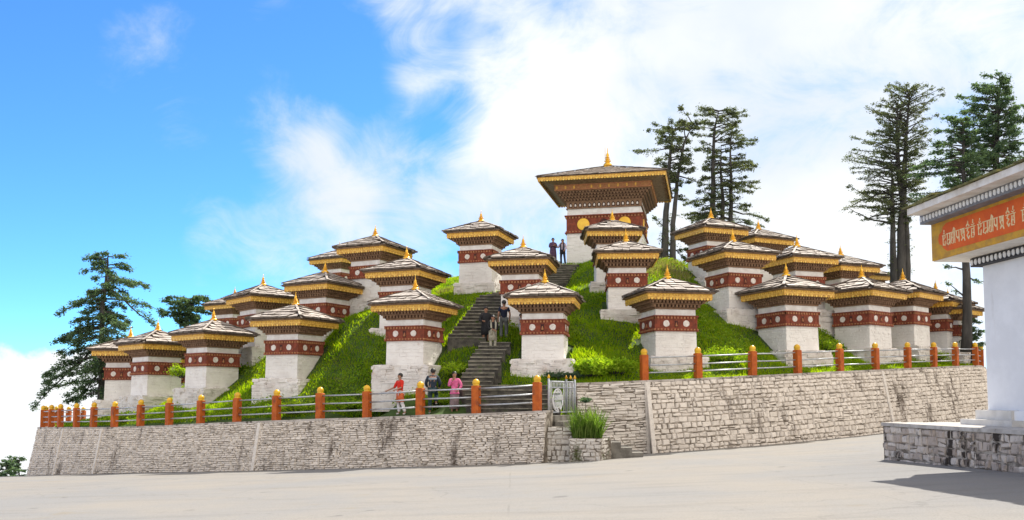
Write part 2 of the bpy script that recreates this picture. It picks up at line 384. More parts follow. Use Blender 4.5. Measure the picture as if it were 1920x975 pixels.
# ---- ground: gentle quadratic fall to the left, steep drop beyond the plaza
gp = np.array([tuple(at(*q)) for q in ((42, 890, 49.5), (230, 889, 42.6), (530, 888, 36.8), (800, 882, 33.7), (1020, 868, 31.9), (1068, 865, 31.4), (1208, 843, 35.6), (1420, 829, 37.2), (1650, 815, 41.5), (1658, 864, 24.4), (1790, 884, 21))] + [(0, 10, .03), (-8, 12, -.35), (8, 10, .1), (0, 0, 0), (0, 20, -.05), (-10, 25, -.75)])
QA = lambda x, y: np.stack([np.ones_like(x), x, y, x*x, x*y, y*y], -1)
gc = np.linalg.lstsq(QA(gp[:, 0], gp[:, 1]), gp[:, 2], rcond=None)[0]
def groundz(x, y):
    x = np.asarray(x, float); y = np.asarray(y, float)
    z = QA(np.clip(x, -45, 40), np.clip(y, -20, 62))@gc
    e = np.maximum(np.maximum(-34-x, y-57.5-np.clip((x+30)*.5, 0, 20)), np.maximum(x-48, 0))
    return z-np.where(e > 0, .55*e+.0*e, 0)
def gz(x, y): return float(groundz(np.array([x]), np.array([y]))[0])

def grid_sheet(name, x0, x1, y0, y1, st, mat):
    xs = np.arange(x0, x1+.01, st); ys = np.arange(y0, y1+.01, st); X, Y = np.meshgrid(xs, ys)
    Z = groundz(X.ravel(), Y.ravel())
    nx, ny = len(xs), len(ys); i = np.arange(nx-1)[None, :]+np.arange(ny-1)[:, None]*nx; i = i.ravel()
    return npmesh(name, np.c_[X.ravel(), Y.ravel(), Z], np.c_[i, i+1, i+nx+1, i+nx], mat, smooth=True)
# pavement
m, t, p = principled('sunlit_pavement', .9, 0, .25); v = t.n('ShaderNodeTexCoord').outputs['Object']
big = t.mr(t.noise(v, .16, 5, .6, .4), .36, .64); fine = t.noise(v, 34, 5, .75)
col = t.mix(big, c4((.26, .238, .207)), c4((.222, .217, .21)))
stre = t.n('ShaderNodeVectorMath', dict(operation='MULTIPLY'), i0=v, i1=(.22, 1.5, 1)).outputs[0]
col = t.mix(t.math('MULTIPLY', t.mr(t.noise(stre, 1.1, 7, .7), .46, .72), .55), col, c4((.165, .155, .145)))
col = t.mix(t.math('MULTIPLY', t.mr(t.noise(v, .5, 6, .65), .60, .72), .5), col, c4((.23, .19, .125)))
col = t.mix(t.math('MULTIPLY', t.mr(fine, .44, .66), .45), col, c4((.12, .113, .106)))
vo = t.n('ShaderNodeTexVoronoi', dict(feature='DISTANCE_TO_EDGE'), Vector=t.n('ShaderNodeVectorMath', dict(operation='MULTIPLY_ADD'), i0=t.n('ShaderNodeTexNoise', None, Vector=v, Scale=.9, Detail=5.).outputs['Color'], i1=(1.6, 1.6, 0), i2=v).outputs[0], Scale=.17).outputs['Distance']
crack = t.math('MULTIPLY', t.mr(vo, .0, .006, 1, 0), t.mr(t.noise(v, .35, 3), .42, .55))
col = t.mix(t.math('MULTIPLY', crack, .25), col, c4((.09, .085, .075)))
spot = t.mr(t.noise(v, 1.6, 2, .4), .70, .76)
col = t.mix(t.math('MULTIPLY', spot, .55), col, c4((.10, .095, .09)))
jx = t.n('ShaderNodeTexBrick', dict(offset=0.), Vector=t.n('ShaderNodeVectorMath', dict(operation='MULTIPLY_ADD'), i0=t.n('ShaderNodeTexNoise', None, Vector=v, Scale=1.4, Detail=3.).outputs['Color'], i1=(.10, .10, 0), i2=v).outputs[0], Scale=1., Mortar_Size=.02, Brick_Width=6.5, Row_Height=4.3).outputs['Fac']
col = t.mix(t.math('MULTIPLY', jx, t.mr(t.noise(v, .3, 3),   .42, .64, .04, .35)), col, c4((.12, .112, .10)))
t.t.links.new(col, p.inputs['Base Color'])
t.t.links.new(t.n('ShaderNodeBump', None, Strength=.45, Distance=.012, Height=t.noise(v, 55, 4, .7)).outputs[0], p.inputs['Normal'])
tag(grid_sheet('ground', -130, 110, -40, 160, 1.25, m), kind='structure')

# ---- dirt washed down along the foot of the walls
# ---- rubble retaining walls
def rubble_strip(mb, tops, bases, nrm, row=(.15, .25), wid=(.18, .46), gap=.013, proud=(.025, .075), mi=1, core=0, seed=1, jit=.026, back=.6):
    """tops/bases: matched outer polylines; core face plus individually set stones"""
    rd = random.Random(seed)
    for i in range(len(tops)-1):
        a, b, c, d = bases[i], bases[i+1], tops[i+1], tops[i]; n = nrm[i]
        bk = n*-back
        mb.add([a, b, c, d, a+bk, b+bk, c+bk, d+bk], [(0, 1, 2, 3), (3, 2, 6, 7), (5, 4, 7, 6), (4, 0, 3, 7), (1, 5, 6, 2)], core)
    L = [0]
    for i in range(len(tops)-1): L.append(L[-1]+((tops[i+1]-tops[i]).length+(bases[i+1]-bases[i]).length)/2)
    H = max((t-b).length for t, b in zip(tops, bases))
    def P(u, v, off):
        i = 0
        while i < len(L)-2 and u > L[i+1]: i += 1
        f = (u-L[i])/(L[i+1]-L[i]); lo = bases[i].lerp(bases[i+1], f); hi = tops[i].lerp(tops[i+1], f)
        return hi.lerp(lo, v/H)+nrm[i]*off, (hi-lo).length
    v = .0
    while v < H-.03:
        h = rd.uniform(*row); h = min(h, H-v); u = -rd.uniform(0, .3)
        while u < L[-1]:
            wd = rd.uniform(*wid)*(1 if rd.random() < .8 else .6); u0 = max(u, 0)+gap*rd.uniform(.3, 1.); u1 = min(u+wd, L[-1])-gap*rd.uniform(.3, 1.); u += wd
            if u1-u0 < .06: continue
            hh = h
            pieces = [(v, v+h)] if rd.random() < .86 or h < .18 else [(v, v+h*.5), (v+h*.5, v+h)]
            for (va, vb) in pieces:
                va += gap*rd.uniform(.2, .9); vb -= gap*rd.uniform(.2, .9); pr = rd.uniform(*proud); e = min(.035, (vb-va)*.22)
                J = lambda: rd.uniform(-jit, jit)
                q = [(u0, va), (u1, va), (u1, vb), (u0, vb)]
                outer = [(x+J(), max(y+J()*1.3, 0)) for x, y in q]
                inner = [(x+(e if k in (0, 3) else -e)+J()*.4, y+(e if k < 2 else -e)+J()*.4) for k, (x, y) in enumerate(outer)]
                vs = [P(min(max(x, 0), L[-1]), y, -.01)[0] for x, y in outer]+[P(min(max(x, 0), L[-1]), y, pr*rd.uniform(.75, 1.15))[0] for x, y in inner]
                mb.add(vs, [(7, 6, 5, 4), (0, 4, 5, 1), (1, 5, 6, 2), (2, 6, 7, 3), (3, 7, 4, 0)][:] and [(4, 7, 6, 5), (0, 4, 5, 1), (1, 5, 6, 2), (2, 6, 7, 3), (3, 7, 4, 0)], mi)
        v += h
def outward(pts, inside):
    ns = []
    for i in range(len(pts)-1):
        d = pts[i+1]-pts[i]; n = Vector((d.y, -d.x, 0)).normalized()
        mid = (pts[i]+pts[i+1])/2
        if n.dot(Vector((mid.x-inside[0], mid.y-inside[1], 0))) < 0: n = -n
        ns.append(n)
    vn = [ns[0]]+[(ns[i]+ns[i+1]).normalized() for i in range(len(ns)-1)]+[ns[-1]]
    return ns, vn
def retaining(name, line, inside, batter, label, ribs=(), seed=1, depth=.5, parts=True, mat='rubble', row=(.15, .25), wid=(.18, .46)):
    ns, vn = outward(line, inside)
    tops = []; bases = []
    for p, n in zip(line, vn):
        q = p+n*.24; tops.append(q-Vector((0, 0, .07)))
        h = q.z-gz(q.x, q.y)+.35
        b = q+n*(batter*h); bases.append(Vector((b.x, b.y, q.z-h)))
    root = empty(name, (tops[0].x, tops[0].y, 0), 0, label, 'wall')
    off = Vector((tops[0].x, tops[0].y, 0))
    T = [q-off for q in tops]; B = [q-off for q in bases]
    mb = MB(); rubble_strip(mb, T, B, ns, seed=seed, row=row, wid=wid); mb.build('stone_facing', [M['mortar'], M[mat]], root)
    cp = MB()
    for i in range(len(line)-1):
        a, b = line[i]-off, line[i+1]-off; na, nb = vn[i], vn[i+1]
        L = (b-a).length; k = max(1, round(L/1.1))
        for j in range(k):
            f0, f1 = j/k+(.004 if j else 0), (j+1)/k-.004
            pa, pb = a.lerp(b, f0), a.lerp(b, f1); n0 = na.lerp(nb, f0); n1 = na.lerp(nb, f1)
            o = random.uniform(.26, .285); z = Vector((0, 0, random.uniform(-.004, .006)))
            vs = [pa+n0*o+z, pb+n1*o+z, pb-n1*.4+z, pa-n0*.4+z]; lo = [q-Vector((0, 0, .085)) for q in vs]
            cp.add(lo+vs, [(3, 2, 1, 0), (4, 5, 6, 7), (0, 1, 5, 4), (1, 2, 6, 5), (2, 3, 7, 6), (3, 0, 4, 7)])
    cp.build('coping', M['coping'], root)
    for (i, f) in ribs:
        a = T[i].lerp(T[i+1], f); b = B[i].lerp(B[i+1], f); n = ns[i]; tv = (T[i+1]-T[i]).normalized()*.085
        rb = MB(); o1 = n*.085
        vs = [b-tv, b+tv, b+tv+o1, b-tv+o1, a-tv, a+tv, a+tv+o1, a-tv+o1]
        rb.add(vs, [(3, 2, 1, 0), (4, 5, 6, 7), (0, 1, 5, 4), (1, 2, 6, 5), (2, 3, 7, 6), (3, 0, 4, 7)])
        rb.build('rib', M['rubblew'], root)
    return root, tops, bases
LEND = at(1030, 769, 32.1)
lline = [LEND]+[p+(LP[0]-LP[1]).normalized()*0 for p in LP[0:]]
lw, LT, LB = retaining('retaining_wall', [LEND]+LP, (0, 57), .17, 'long whitewashed rubble retaining wall under the left railing, leaning back', ribs=((6, .28), (11, .3), (13, .45)), seed=3)
rw, RT, RB = retaining('retaining_wall', RP+[Vector((28.3, 53.5, zr))], (0, 57), .2, 'rubble retaining wall under the right railing, streaked with dark run-off', ribs=((0, .0), (5, .02)), seed=5)
rl = [RW0, at(1140, 716, 35.55), RP[0]-Vector((.02, 0, 0))]
r2, _, _ = retaining('retaining_wall', rl, (0, 57), .07, 'smoother thinly coursed white wall section right of the gate', ribs=((1, .985),), seed=9, mat='rubblew', row=(.08, .14), wid=(.3, .8))
bl = [LP[-1]]+BACK+[Vector((28.3, 53.5, zr))]
r3, _, _ = retaining('retaining_wall', bl, (0, 57), .1, 'plain retaining wall round the back of the mound', seed=12, row=(.3, .5), wid=(.6, 1.2))

dm, t, p = principled('gutter_dirt', .95, 0, .2); v = objvec(t)
t.t.links.new(t.mix(t.mr(t.noise(v, 1.3, 6, .7), .4, .65), c4((.20, .18, .155)), c4((.12, .105, .085))), p.inputs['Base Color'])
def gutter(line, wd, seed):
    rd = random.Random(seed); mb = MB(); P = []
    for a, b in zip(line[:-1], line[1:]):
        d = b-a; L = d.length; nn_ = Vector((d.y, -d.x, 0)).normalized(); nn_ = nn_ if nn_.y < 0 else -nn_; k = max(2, int(L/.3))
        for j in range(k): P.append((a+d*(j/k), nn_))
    o = P[0][0]; row = []
    for q, nn_ in P:
        e = q+nn_*(wd*rd.uniform(.25, 1.)); i_ = q-nn_*.3
        row.append((Vector((e.x, e.y, gz(e.x, e.y)+.006)), Vector((i_.x, i_.y, gz(i_.x, i_.y)+.006))))
    vs = [x for r in row for x in r]; fs = [(2*i, 2*i+2, 2*i+3, 2*i+1) for i in range(len(row)-1)]
    mb.add(vs, fs); return tag(mb.build('dirt_strip', dm), kind='structure')
def foot(T_, B_):                                   # where the sloping face meets the ground
    out = []
    for t_, b_ in zip(T_, B_):
        f = .5
        for _ in range(20):
            q = b_.lerp(t_, f); g_ = gz(q.x, q.y); f += (g_-q.z)/max(.5, (t_.z-b_.z))
        out.append(b_.lerp(t_, f))
    return out
gutter(foot(LT[:16], LB[:16]), .34, 1); gutter(foot(RT, RB), .30, 2)

# ---- mound surface
bnd = [p.copy() for p in [GATE_L]+LP+BACK+[Vector((28.3, 53.5, zr))]+RP[::-1]+[rl[1], RW0, GATE_R]]
pts = []
for i in range(len(bnd)):
    a, b = bnd[i], bnd[(i+1) % len(bnd)]; k = max(1, int((b-a).length/.8))
    for j in range(k): pts.append(a.lerp(b, j/k))
Cx, Cy = 3.5, 56.; NR = 46
Bx = np.array([p.x for p in pts]); By = np.array([p.y for p in pts]); Bz = np.array([p.z for p in pts])
tt = (np.arange(1, NR+1)/NR)[:, None]
GX = Cx+tt*(Bx-Cx); GY = Cy+tt*(By-Cy)
GZ = tps(HF, GX, GY)
bl_ = np.clip((tt-.955)/.045, 0, 1); GZ = GZ*(1-bl_)+(Bz-.05)*bl_
GZ = GZ+.05*np.sin(GX*2.1+GY*1.3)*np.cos(GY*1.9-GX*.7)*(1-bl_)
n = len(pts)
V = np.c_[GX.ravel(), GY.ravel(), GZ.ravel()]; V = np.r_[V, [[Cx, Cy, hill(Cx, Cy)]]]
quads = []
for i in range(NR-1):
    j = np.arange(n); quads.append(np.c_[i*n+j, (i+1)*n+j, (i+1)*n+(j+1) % n, i*n+(j+1) % n])
j = np.arange(n); quads.append(np.c_[np.full(n, len(V)-1), j, (j+1) % n, (j+1) % n])
quads = np.concatenate(quads)
sm = simple('mound_soil', (.055, .10, .018), (.035, .055, .014), 1.3, .95, bump=.6, bscale=6., stain=((.16, .13, .06), .5, .62, .75, (1, 1, 1)))
me = bpy.data.meshes.new('hill'); me.from_pydata(V.tolist(), [], [list(dict.fromkeys(q)) for q in quads.tolist()]); me.materials.append(sm)
me.polygons.foreach_set('use_smooth', [True]*len(me.polygons)); me.update()
tag(link('hill', me), kind='structure')

# ------------------------------------------------------------------ shrines
def RZ(k): return Matrix.Rotation(k*math.pi/2, 4, 'Z')
def slate_roof(hw, z0, rise, courses, seed, lmin=.32, lmax=.62, thick=(.035, .06), flat=.72, topw=.16, sag=.0, lip=.05):
    """overlapping stone slabs laid in courses on the four slopes of a hipped roof"""
    rd = random.Random(seed); mb = MB(); sl = rise/(hw-topw)
    mb.frustum(hw-.05, topw, z0-.01, z0+rise-.02, 1)
    run = (hw-topw)/courses
    for c in range(courses):
        h0 = hw-run*c; h1 = max(h0-run*1.45, topw*.6); zc = z0+(hw-h0)*sl
        for k in range(4):
            T = RZ(k); u = -h0-rd.uniform(0, .12)
            while u < h0-.02:
                w_ = rd.uniform(lmin, lmax); u0 = max(u, -h0); u1 = min(u+w_, h0+.01); u += w_
                if u1-u0 < .05: continue
                th = rd.uniform(*thick); out = rd.uniform(-lip, lip); dz_ = rd.uniform(-.006, .012); dzb = sl*flat*(h0-h1)+rd.uniform(-.006, .012)
                sk = rd.uniform(-.02, .02); til = rd.uniform(-.012, .012)
                b0 = u0*h1/h0 if abs(u0) > h0*.9 else u0; b1 = u1*h1/h0 if abs(u1) > h0*.9 else u1
                b0 = max(min(b0, h1), -h1); b1 = max(min(b1, h1), -h1)
                if b1-b0 < .02: continue
                g = .008; zz = zc+dz_
                lo = [(u0+g, -h0-out+sk, zz-til), (u1-g, -h0-out-sk, zz+til), (b1-g, -h1, zz+dzb+til), (b0+g, -h1, zz+dzb-til)]
                hi = [(x, y, z+th) for x, y, z in lo]
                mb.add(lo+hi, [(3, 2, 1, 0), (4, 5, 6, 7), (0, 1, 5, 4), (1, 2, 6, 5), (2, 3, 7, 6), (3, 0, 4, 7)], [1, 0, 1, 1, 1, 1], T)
    for k in range(4):                                # hip stones
        T = RZ(k); nh = max(4, courses)
        for c in range(nh):
            a = hw-.1-(hw-topw-.1)*c/nh; b = a-(hw-topw)/nh*1.25; b = max(b, topw*.8); w_ = rd.uniform(.04, .06)
            za = z0+(hw-a)*sl+.05+rd.uniform(0, .02); zb = z0+(hw-b)*sl+.055
            d = Vector((1, 1, 0)).normalized()*w_
            vs = [Vector((a, -a, za))-d, Vector((a, -a, za))+d, Vector((b, -b, zb))+d, Vector((b, -b, zb))-d]
            vs = [q+Vector((0, 0, -.035)) for q in vs]+[q+Vector((0, 0, .02)) for q in vs]
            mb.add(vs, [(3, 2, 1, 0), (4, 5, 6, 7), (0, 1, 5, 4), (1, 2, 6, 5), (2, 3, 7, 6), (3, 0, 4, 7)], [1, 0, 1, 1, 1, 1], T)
    return mb
def ring(mb, hi, ho, z0, z1, mi=0):
    for k in range(4): mb.box(-ho, ho-.0 if False else ho, -ho, -hi, z0, z1, mi, RZ(k)) if k % 2 == 0 else mb.box(-hi, hi, -ho, -hi, z0, z1, mi, RZ(k))
def dentils(mb, h, out, z0, z1, step, w_, mi=0):
    n = int(2*h/step)
    for k in range(4):
        for i in range(n+1):
            x = -h+2*h*i/n
            mb.box(x-w_/2, x+w_/2, -h-out, -h+.02, z0, z1, mi, RZ(k))
def finial(T=None, s=1.):
    mb = MB()
    mb.box(-.17*s, .17*s, -.17*s, .17*s, -.02*s, .045*s); mb.box(-.13*s, .13*s, -.13*s, .13*s, .045*s, .10*s)
    pr = [(.155, .10), (.165, .14), (.14, .19), (.085, .24), (.075, .27), (.125, .285), (.125, .305), (.065, .32), (.06, .35), (.10, .362), (.10, .38), (.05, .395), (.045, .42), (.075, .43), (.075, .445), (.04, .46), (.055, .50), (.058, .53), (.035, .575), (.018, .61), (.012, .72), (.004, .80)]
    mb.lathe([(r*s, z*s) for r, z in pr], 14)
    return mb
def fascia_mb(h, z0, z1, step):
    """gilt eave board: recessed board, medallion row, pendant fringe below"""
    mb = MB(); H = z1-z0
    for k in range(4):
        T = RZ(k); e = h if k % 2 == 0 else h-.06
        mb.box(-e, e, -h, -h+.06, z0+.30*H, z1, 0, T)
        mb.box(-h-.035, h+.035, -h-.035, -h-.001, z1-.16*H, z1+.003, 2, T); mb.box(-h-.018, h+.018, -h-.018, -h-.001, z0+.36*H, z0+.44*H, 1, T)
        n = int(2*h/step)
        for i in range(n):
            x = -h+2*h*(i+.5)/n; w_ = h/n
            mb.add([(x-w_*.62, -h-.002, z0+.62*H), (x, -h-.002, z0+.47*H), (x+w_*.62, -h-.002, z0+.62*H), (x, -h-.002, z0+.80*H), (x, -h-.03, z0+.63*H)], [(0, 1, 4), (1, 2, 4), (2, 3, 4), (3, 0, 4)], 1, T)
            zt = z0+.36*H
            vs = [(x-w_*.86, zt), (x-w_*.86, z0+.14*H), (x-w_*.4, z0), (x+w_*.4, z0), (x+w_*.86, z0+.14*H), (x+w_*.86, zt)]
            f = [(a, -h+.004, b) for a, b in vs]; g = [(a, -h+.04, b) for a, b in vs]
            mb.add(f+g, [(0, 1, 2, 3, 4, 5), (11, 10, 9, 8, 7, 6)]+[(j, j+6, (j+1) % 6+6, (j+1) % 6) for j in range(6)], 1 if i % 2 else 0, T)
    return mb
def disc_mb(r, th, seed):
    rd = random.Random(seed); mb = MB(); n = 14
    vs = []
    for y, f in ((.02, 1.), (-th, .93)):
        for k in range(n):
            a = 2*math.pi*k/n; q = r*f*(1+(rd.uniform(-.09, .09) if y < 0 else 0)); vs.append((q*math.cos(a), y, q*math.sin(a)))
    mb.add(vs, [tuple(range(n, 2*n))[::-1]]+[(k, (k+1) % n, n+(k+1) % n, n+k) for k in range(n)])
    return mb
def make_shrine(seed):
    root = empty('shrine')
    rd = random.Random(seed); random.seed(seed)
    pb = MB()
    for (z0, z1, h) in ((-1.3, .02, 1.25), (.02, .30, 1.25), (.30, .585, 1.22)):
        pb.box(-h, h, -h, h, z0, z1, 0, None, .02)
    for k in range(4):                              # uneven stones set in the plinth faces
        for i in range(34):
            u = rd.uniform(-1.2, 1.2); z = rd.choice((-.12, .03, .17, .31, .44)); w_ = rd.uniform(.12, .26)
            pb.box(max(u-w_, -1.26), min(u+w_, 1.26), -1.25-rd.uniform(.006, .035), -1.18, z, z+.13, 0, RZ(k), .012)
    for k in range(4):
        for i in range(7):
            u = -1.05+i*.35+rd.uniform(-.1, .1); w_ = rd.uniform(.1, .2)
            if rd.random() < .6: pb.box(u-w_, u+w_, -1.22, -.86, .56, .58+rd.uniform(.02, .06), 0, RZ(k), .015)
    pb.build('plinth', M['plinth'], root)
    bb = MB(); bb.frustum(.875, .86, .55, 1.68)
    for k in range(4):                              # stones standing a little proud under the paint
        for i in range(46):
            u = rd.uniform(-.78, .78); z = .6+.095*rd.randrange(0, 11); w_ = rd.uniform(.06, .16)
            bb.box(max(u-w_, -.85), min(u+w_, .85), -.868-rd.uniform(.004, .016), -.84, z+.005, min(z+.09, 1.63), 0, RZ(k), .004)
    bb.build('body', M['white'], root)
    rb = MB(); rb.box(-.9, .9, -.9, .9, 1.66, 2.215); ring(rb, .5, .945, 2.215, 2.265, 0); ring(rb, .5, .94, 1.63, 1.665, 0)
    dentils(rb, .905, .035, 2.13, 2.21, .13, .07, 1); dentils(rb, .905, .03, 1.675, 1.735, .13, .07, 1)
    for k in range(4):
        for x in (-.74, 0., .74):                   # raised panel strips
            rb.box(x-.10, x-.075, -.912, -.88, 1.75, 2.12, 0, RZ(k)); rb.box(x+.075, x+.10, -.912, -.88, 1.75, 2.12, 0, RZ(k))
    band = rb.build('red_band', [M['red'], M['dentil']], root)
    for k in range(4):
        for x in (-.42, .42):
            d = disc_mb(.135, .02, seed*10+k*2+(x > 0)).build('medallion', M['disc'], band)
            d.matrix_local = RZ(k) @ Matrix.Translation((x, -.9, 1.94))
        nb = MB(); nb.box(-.075, .075, -.905, -.89, 1.79, 2.06, 0); nb.lathe([(.045, 0), (.05, .05), (.03, .09), (.035, .12), (.012, .16)], 8, 1, Matrix.Translation((0, -.908, 1.82)))
        nb.build('niche', [M['reddark'], M['dentil']], band).matrix_local = RZ(k)
    nk = MB(); nk.frustum(.85, .845, 2.26, 2.53); nk.build('neck', M['neck'], root)
    kb = MB()
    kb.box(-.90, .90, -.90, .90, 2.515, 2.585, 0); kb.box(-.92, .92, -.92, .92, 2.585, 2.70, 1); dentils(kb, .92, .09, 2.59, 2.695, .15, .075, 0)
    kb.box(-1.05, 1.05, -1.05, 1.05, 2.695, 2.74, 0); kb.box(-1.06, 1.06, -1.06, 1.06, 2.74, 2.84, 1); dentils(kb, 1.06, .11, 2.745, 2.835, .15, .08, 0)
    kb.box(-1.22, 1.22, -1.22, 1.22, 2.835, 2.87, 0)
    kb.build('bracket_course', [M['bracket'], M['bracketdark']], root)
    fascia_mb(1.36, 2.845, 3.14, .125).build('gilt_fascia', [M['goldpaint'], M['goldlight'], M['bracket']], root)
    so = MB(); so.box(-1.34, 1.34, -1.34, 1.34, 2.875, 3.10); so.box(-1.45, 1.45, -1.45, 1.45, 3.10, 3.165); so.build('soffit', M['soffit'], root)
    slate_roof(1.56, 3.165, .64, 5, seed, .30, .60, (.065, .10), .70, .16, lip=.04).build('slate_roof', [M['slate'], M['slateshade']], root)
    f = finial(None, .86).build('finial', M['gold'], root); f.location = (0, 0, 3.78); f.scale = (1.3, 1.3, 1)
    cb = MB(); cb.frustum(.34, .2, 3.72, 3.79); cb.build('roof_cap', M['disc'], root)
    return root
protos = [make_shrine(21), make_shrine(22), make_shrine(23)]; used = [False]*3
for i, (p, rz, pl, lab, sk) in enumerate(SHR):
    k = i % 3; o = protos[k] if not used[k] else copy_tree(protos[k]); used[k] = True
    o.location = p; o.rotation_euler = (R(random.uniform(-.5, .5)), R(random.uniform(-.5, .5)), rz); o.scale = (sk, sk, sk)
    tag(o, lab, 'shrine', 'small memorial shrines on the mound')
    for c in o.children:
        if c.name.startswith('plinth'): c.scale = (pl[0], pl[1], 1)

# the big temple on the summit
def big_temple():
    root = empty('summit_temple', MAIN, R(-12.5), 'big temple on the summit with wide bracketed roof and gold discs on a red band', 'temple')
    h = 2.36
    b = MB(); b.frustum(h+.04, h, -1.0, 2.16)
    rd = random.Random(5)
    for k in range(4):
        for i in range(150):
            u = rd.uniform(-2.2, 2.2); z = -.2+.12*rd.randrange(0, 19); w_ = rd.uniform(.1, .25)
            b.box(max(u-w_, -h), min(u+w_, h), -h-.012-rd.uniform(.008, .022), -h+.03, z+.004, z+.115, 0, RZ(k), .004)
    b.build('body', M['white'], root)
    r = MB(); r.box(-h-.02, h+.02, -h-.02, h+.02, 2.14, 3.22); ring(r, 1.5, h+.13, 3.18, 3.26); ring(r, 1.5, h+.12, 2.10, 2.17)
    dentils(r, h+.02, .06, 3.06, 3.17, .2, .1, 1); dentils(r, h+.02, .05, 2.18, 2.26, .2, .1, 1)
    band = r.build('red_band', [M['red'], M['dentil']], root)
    for k in range(4):
        for x in (-1.3, 1.3):
            mb = MB(); mb.lathe([(.39, 0), (.39, .05), (.36, .065), (.1, .072)], 28, 0, Matrix.Rotation(R(90), 4, 'X'))
            mb.build('gold_disc', M['golddisc'], band).matrix_local = RZ(k) @ Matrix.Translation((x, -h-.015, 2.66))
        mb = MB(); mb.prism([(-.3, 2.3), (.3, 2.3), (.3, 2.75), (.18, 2.92), (0, 3.0), (-.18, 2.92), (-.3, 2.75)], (0, -h-.05, 0), (1, 0, 0), (0, 0, 1), (0, .08, 0), 0)
        mb.lathe([(.13, 0), (.16, .12), (.08, .26), (.1, .36), (.03, .46)], 10, 1, Matrix.Translation((0, -h-.055, 2.36)))
        mb.build('niche', [M['reddark'], M['dentil']], band).matrix_local = RZ(k)
    nk = MB(); nk.frustum(h-.02, h-.04, 3.25, 3.80); nk.build('neck', M['neck'], root)
    fr = MB(); fr.box(-h, h, -h, h, 3.78, 4.40); ring(fr, 1.6, h+.05, 3.78, 3.84); ring(fr, 1.6, h+.05, 4.33, 4.41)
    for k in range(4):
        for i in range(15):
            x = -2.1+i*.3
            poly = [(x-.085, 3.92), (x+.085, 3.92), (x+.085, 4.12), (x+.05, 4.20), (x, 4.24), (x-.05, 4.20), (x-.085, 4.12)]
            T = RZ(k)
            for (sc, yy, mi) in ((1.25, -h-.012, 1), (.62, -h-.022, 2)):
                q = [((a-x)*sc+x, (z-4.06)*sc+4.06) for a, z in poly]
                fr.add([(a, yy, z) for a, z in q]+[(a, -h+.01, z) for a, z in q], [tuple(range(7))]+[(j, j+7, (j+1) % 7+7, (j+1) % 7) for j in range(7)], mi, T)
    fr.build('arcaded_frieze', [M['bracket'], M['bracketdark'], M['disc']], root)
    kb = MB(); z = 4.40
    for i, hh in enumerate((2.44, 2.58, 2.72, 2.86)):
        kb.box(-hh, hh, -hh, hh, z, z+.13, 1); dentils(kb, hh, .075, z+.01, z+.12, .2, .1, 0); z += .13
        kb.box(-hh-.09, hh+.09, -hh-.09, hh+.09, z-.005, z+.05, 0); z += .05
    kb.build('bracket_course', [M['bracket'], M['bracketdark']], root)      # z ends at 5.12
    fb = MB(); hh = 3.02
    for k in range(4):
        T = RZ(k); e = hh if k % 2 == 0 else hh-.1
        fb.box(-e, e, -hh, -hh+.1, 5.115, 5.56, 0, T); fb.box(-hh-.03, hh+.03, -hh-.03, -hh-.002, 5.115, 5.20, 1, T); fb.box(-hh-.03, hh+.03, -hh-.03, -hh-.002, 5.48, 5.563, 1, T)
        for i in range(22):
            x = -hh+.14+i*(2*hh-.28)/21
            if i % 7 != 6: fb.box(x-.05, x+.05, -hh-.025, -hh+.01, 5.23, 5.46, 1 if i % 2 else 2, T)
    fb.build('painted_board', [simple('ochre_board', (.40, .20, .085), (.30, .14, .06), 6., .8), M['dentil'], M['goldpaint']], root)
    so = MB(); so.box(-2.92, 2.92, -2.92, 2.92, 5.12, 5.60, 0)
    so.frustum(3.06, 3.9, 5.565, 5.82, 0)
    for k in range(4):
        for i in range(15): so.box(-3.0+i*.43-.05, -3.0+i*.43+.05, -3.88, -3.05, 5.72, 5.80, 1, RZ(k))
    so.build('soffit', [M['soffit'], M['bracket']], root)
    fascia_mb(3.94, 5.66, 6.02, .17).build('gilt_fascia', [M['goldpaint'], M['goldlight'], M['bracket']], root)
    ts = simple('brown_shingle', (.20, .15, .11), (.11, .08, .06), 2.6, .85, bump=.4, bscale=12., stain=((.30, .25, .20), 3., .56, .72, (1, 1, 1)))
    slate_roof(4.08, 6.02, 1.75, 14, 77, .28, .55, (.022, .04), .85, .2, lip=.025).build('shingle_roof', [ts, M['slateshade']], root)
    for c in root.children:
        if c.name.split('.')[0] in ('neck', 'arcaded_frieze', 'bracket_course', 'painted_board', 'soffit', 'gilt_fascia', 'shingle_roof'):
            c.scale = (1, 1, .8); c.location = (0, 0, 3.25*.2)
    f = finial(None, 1.8); f.tube([(-.16, 0, .7), (-.16, 0, 1.5)], [.022, .012], 6); f.build('finial', M['gold'], root).location = (0, 0, 6.74)
big_temple()

# ------------------------------------------------------------------ stairway up the mound
def flight(name, a, b, wd, n, label, curb=True):
    d = b-a; hd = Vector((d.x, d.y, 0)).normalized()
    root = empty(name, a, 0, label, 'stairs', 'stair flights up the mound')
    # tread edges stay square to the line of sight towards the gate, as in the photo
    rd = random.Random(hash(name) % 97+int(abs(a.x)*10)); mb = MB(); nm = MB()
    for i in range(n):
        f0 = i/n; p = d*f0; q = d*((i+1)/n); top = q.z; sh = rd.uniform(-.05, .05)
        y0 = p.y-.02; y1 = q.y+.25
        xm = p.x
        mb.box(xm-wd/2+sh, xm+wd/2+sh+rd.uniform(-.06, .06), y0, y1, top-.75, top-.035, 0, None, .012)
        u = -wd/2+sh
        while u < wd/2+sh-.05:
            w_ = min(rd.uniform(.45, .95), wd/2+sh-u); nm.box(xm+u+.006, xm+u+w_-.006, y0-.035-rd.uniform(0, .02), y1, top-.04, top+rd.uniform(-.004, .008), 0, None, .006); u += w_
    mb.build('risers', M['step'], root); nm.build('treads', M['nosing'], root)
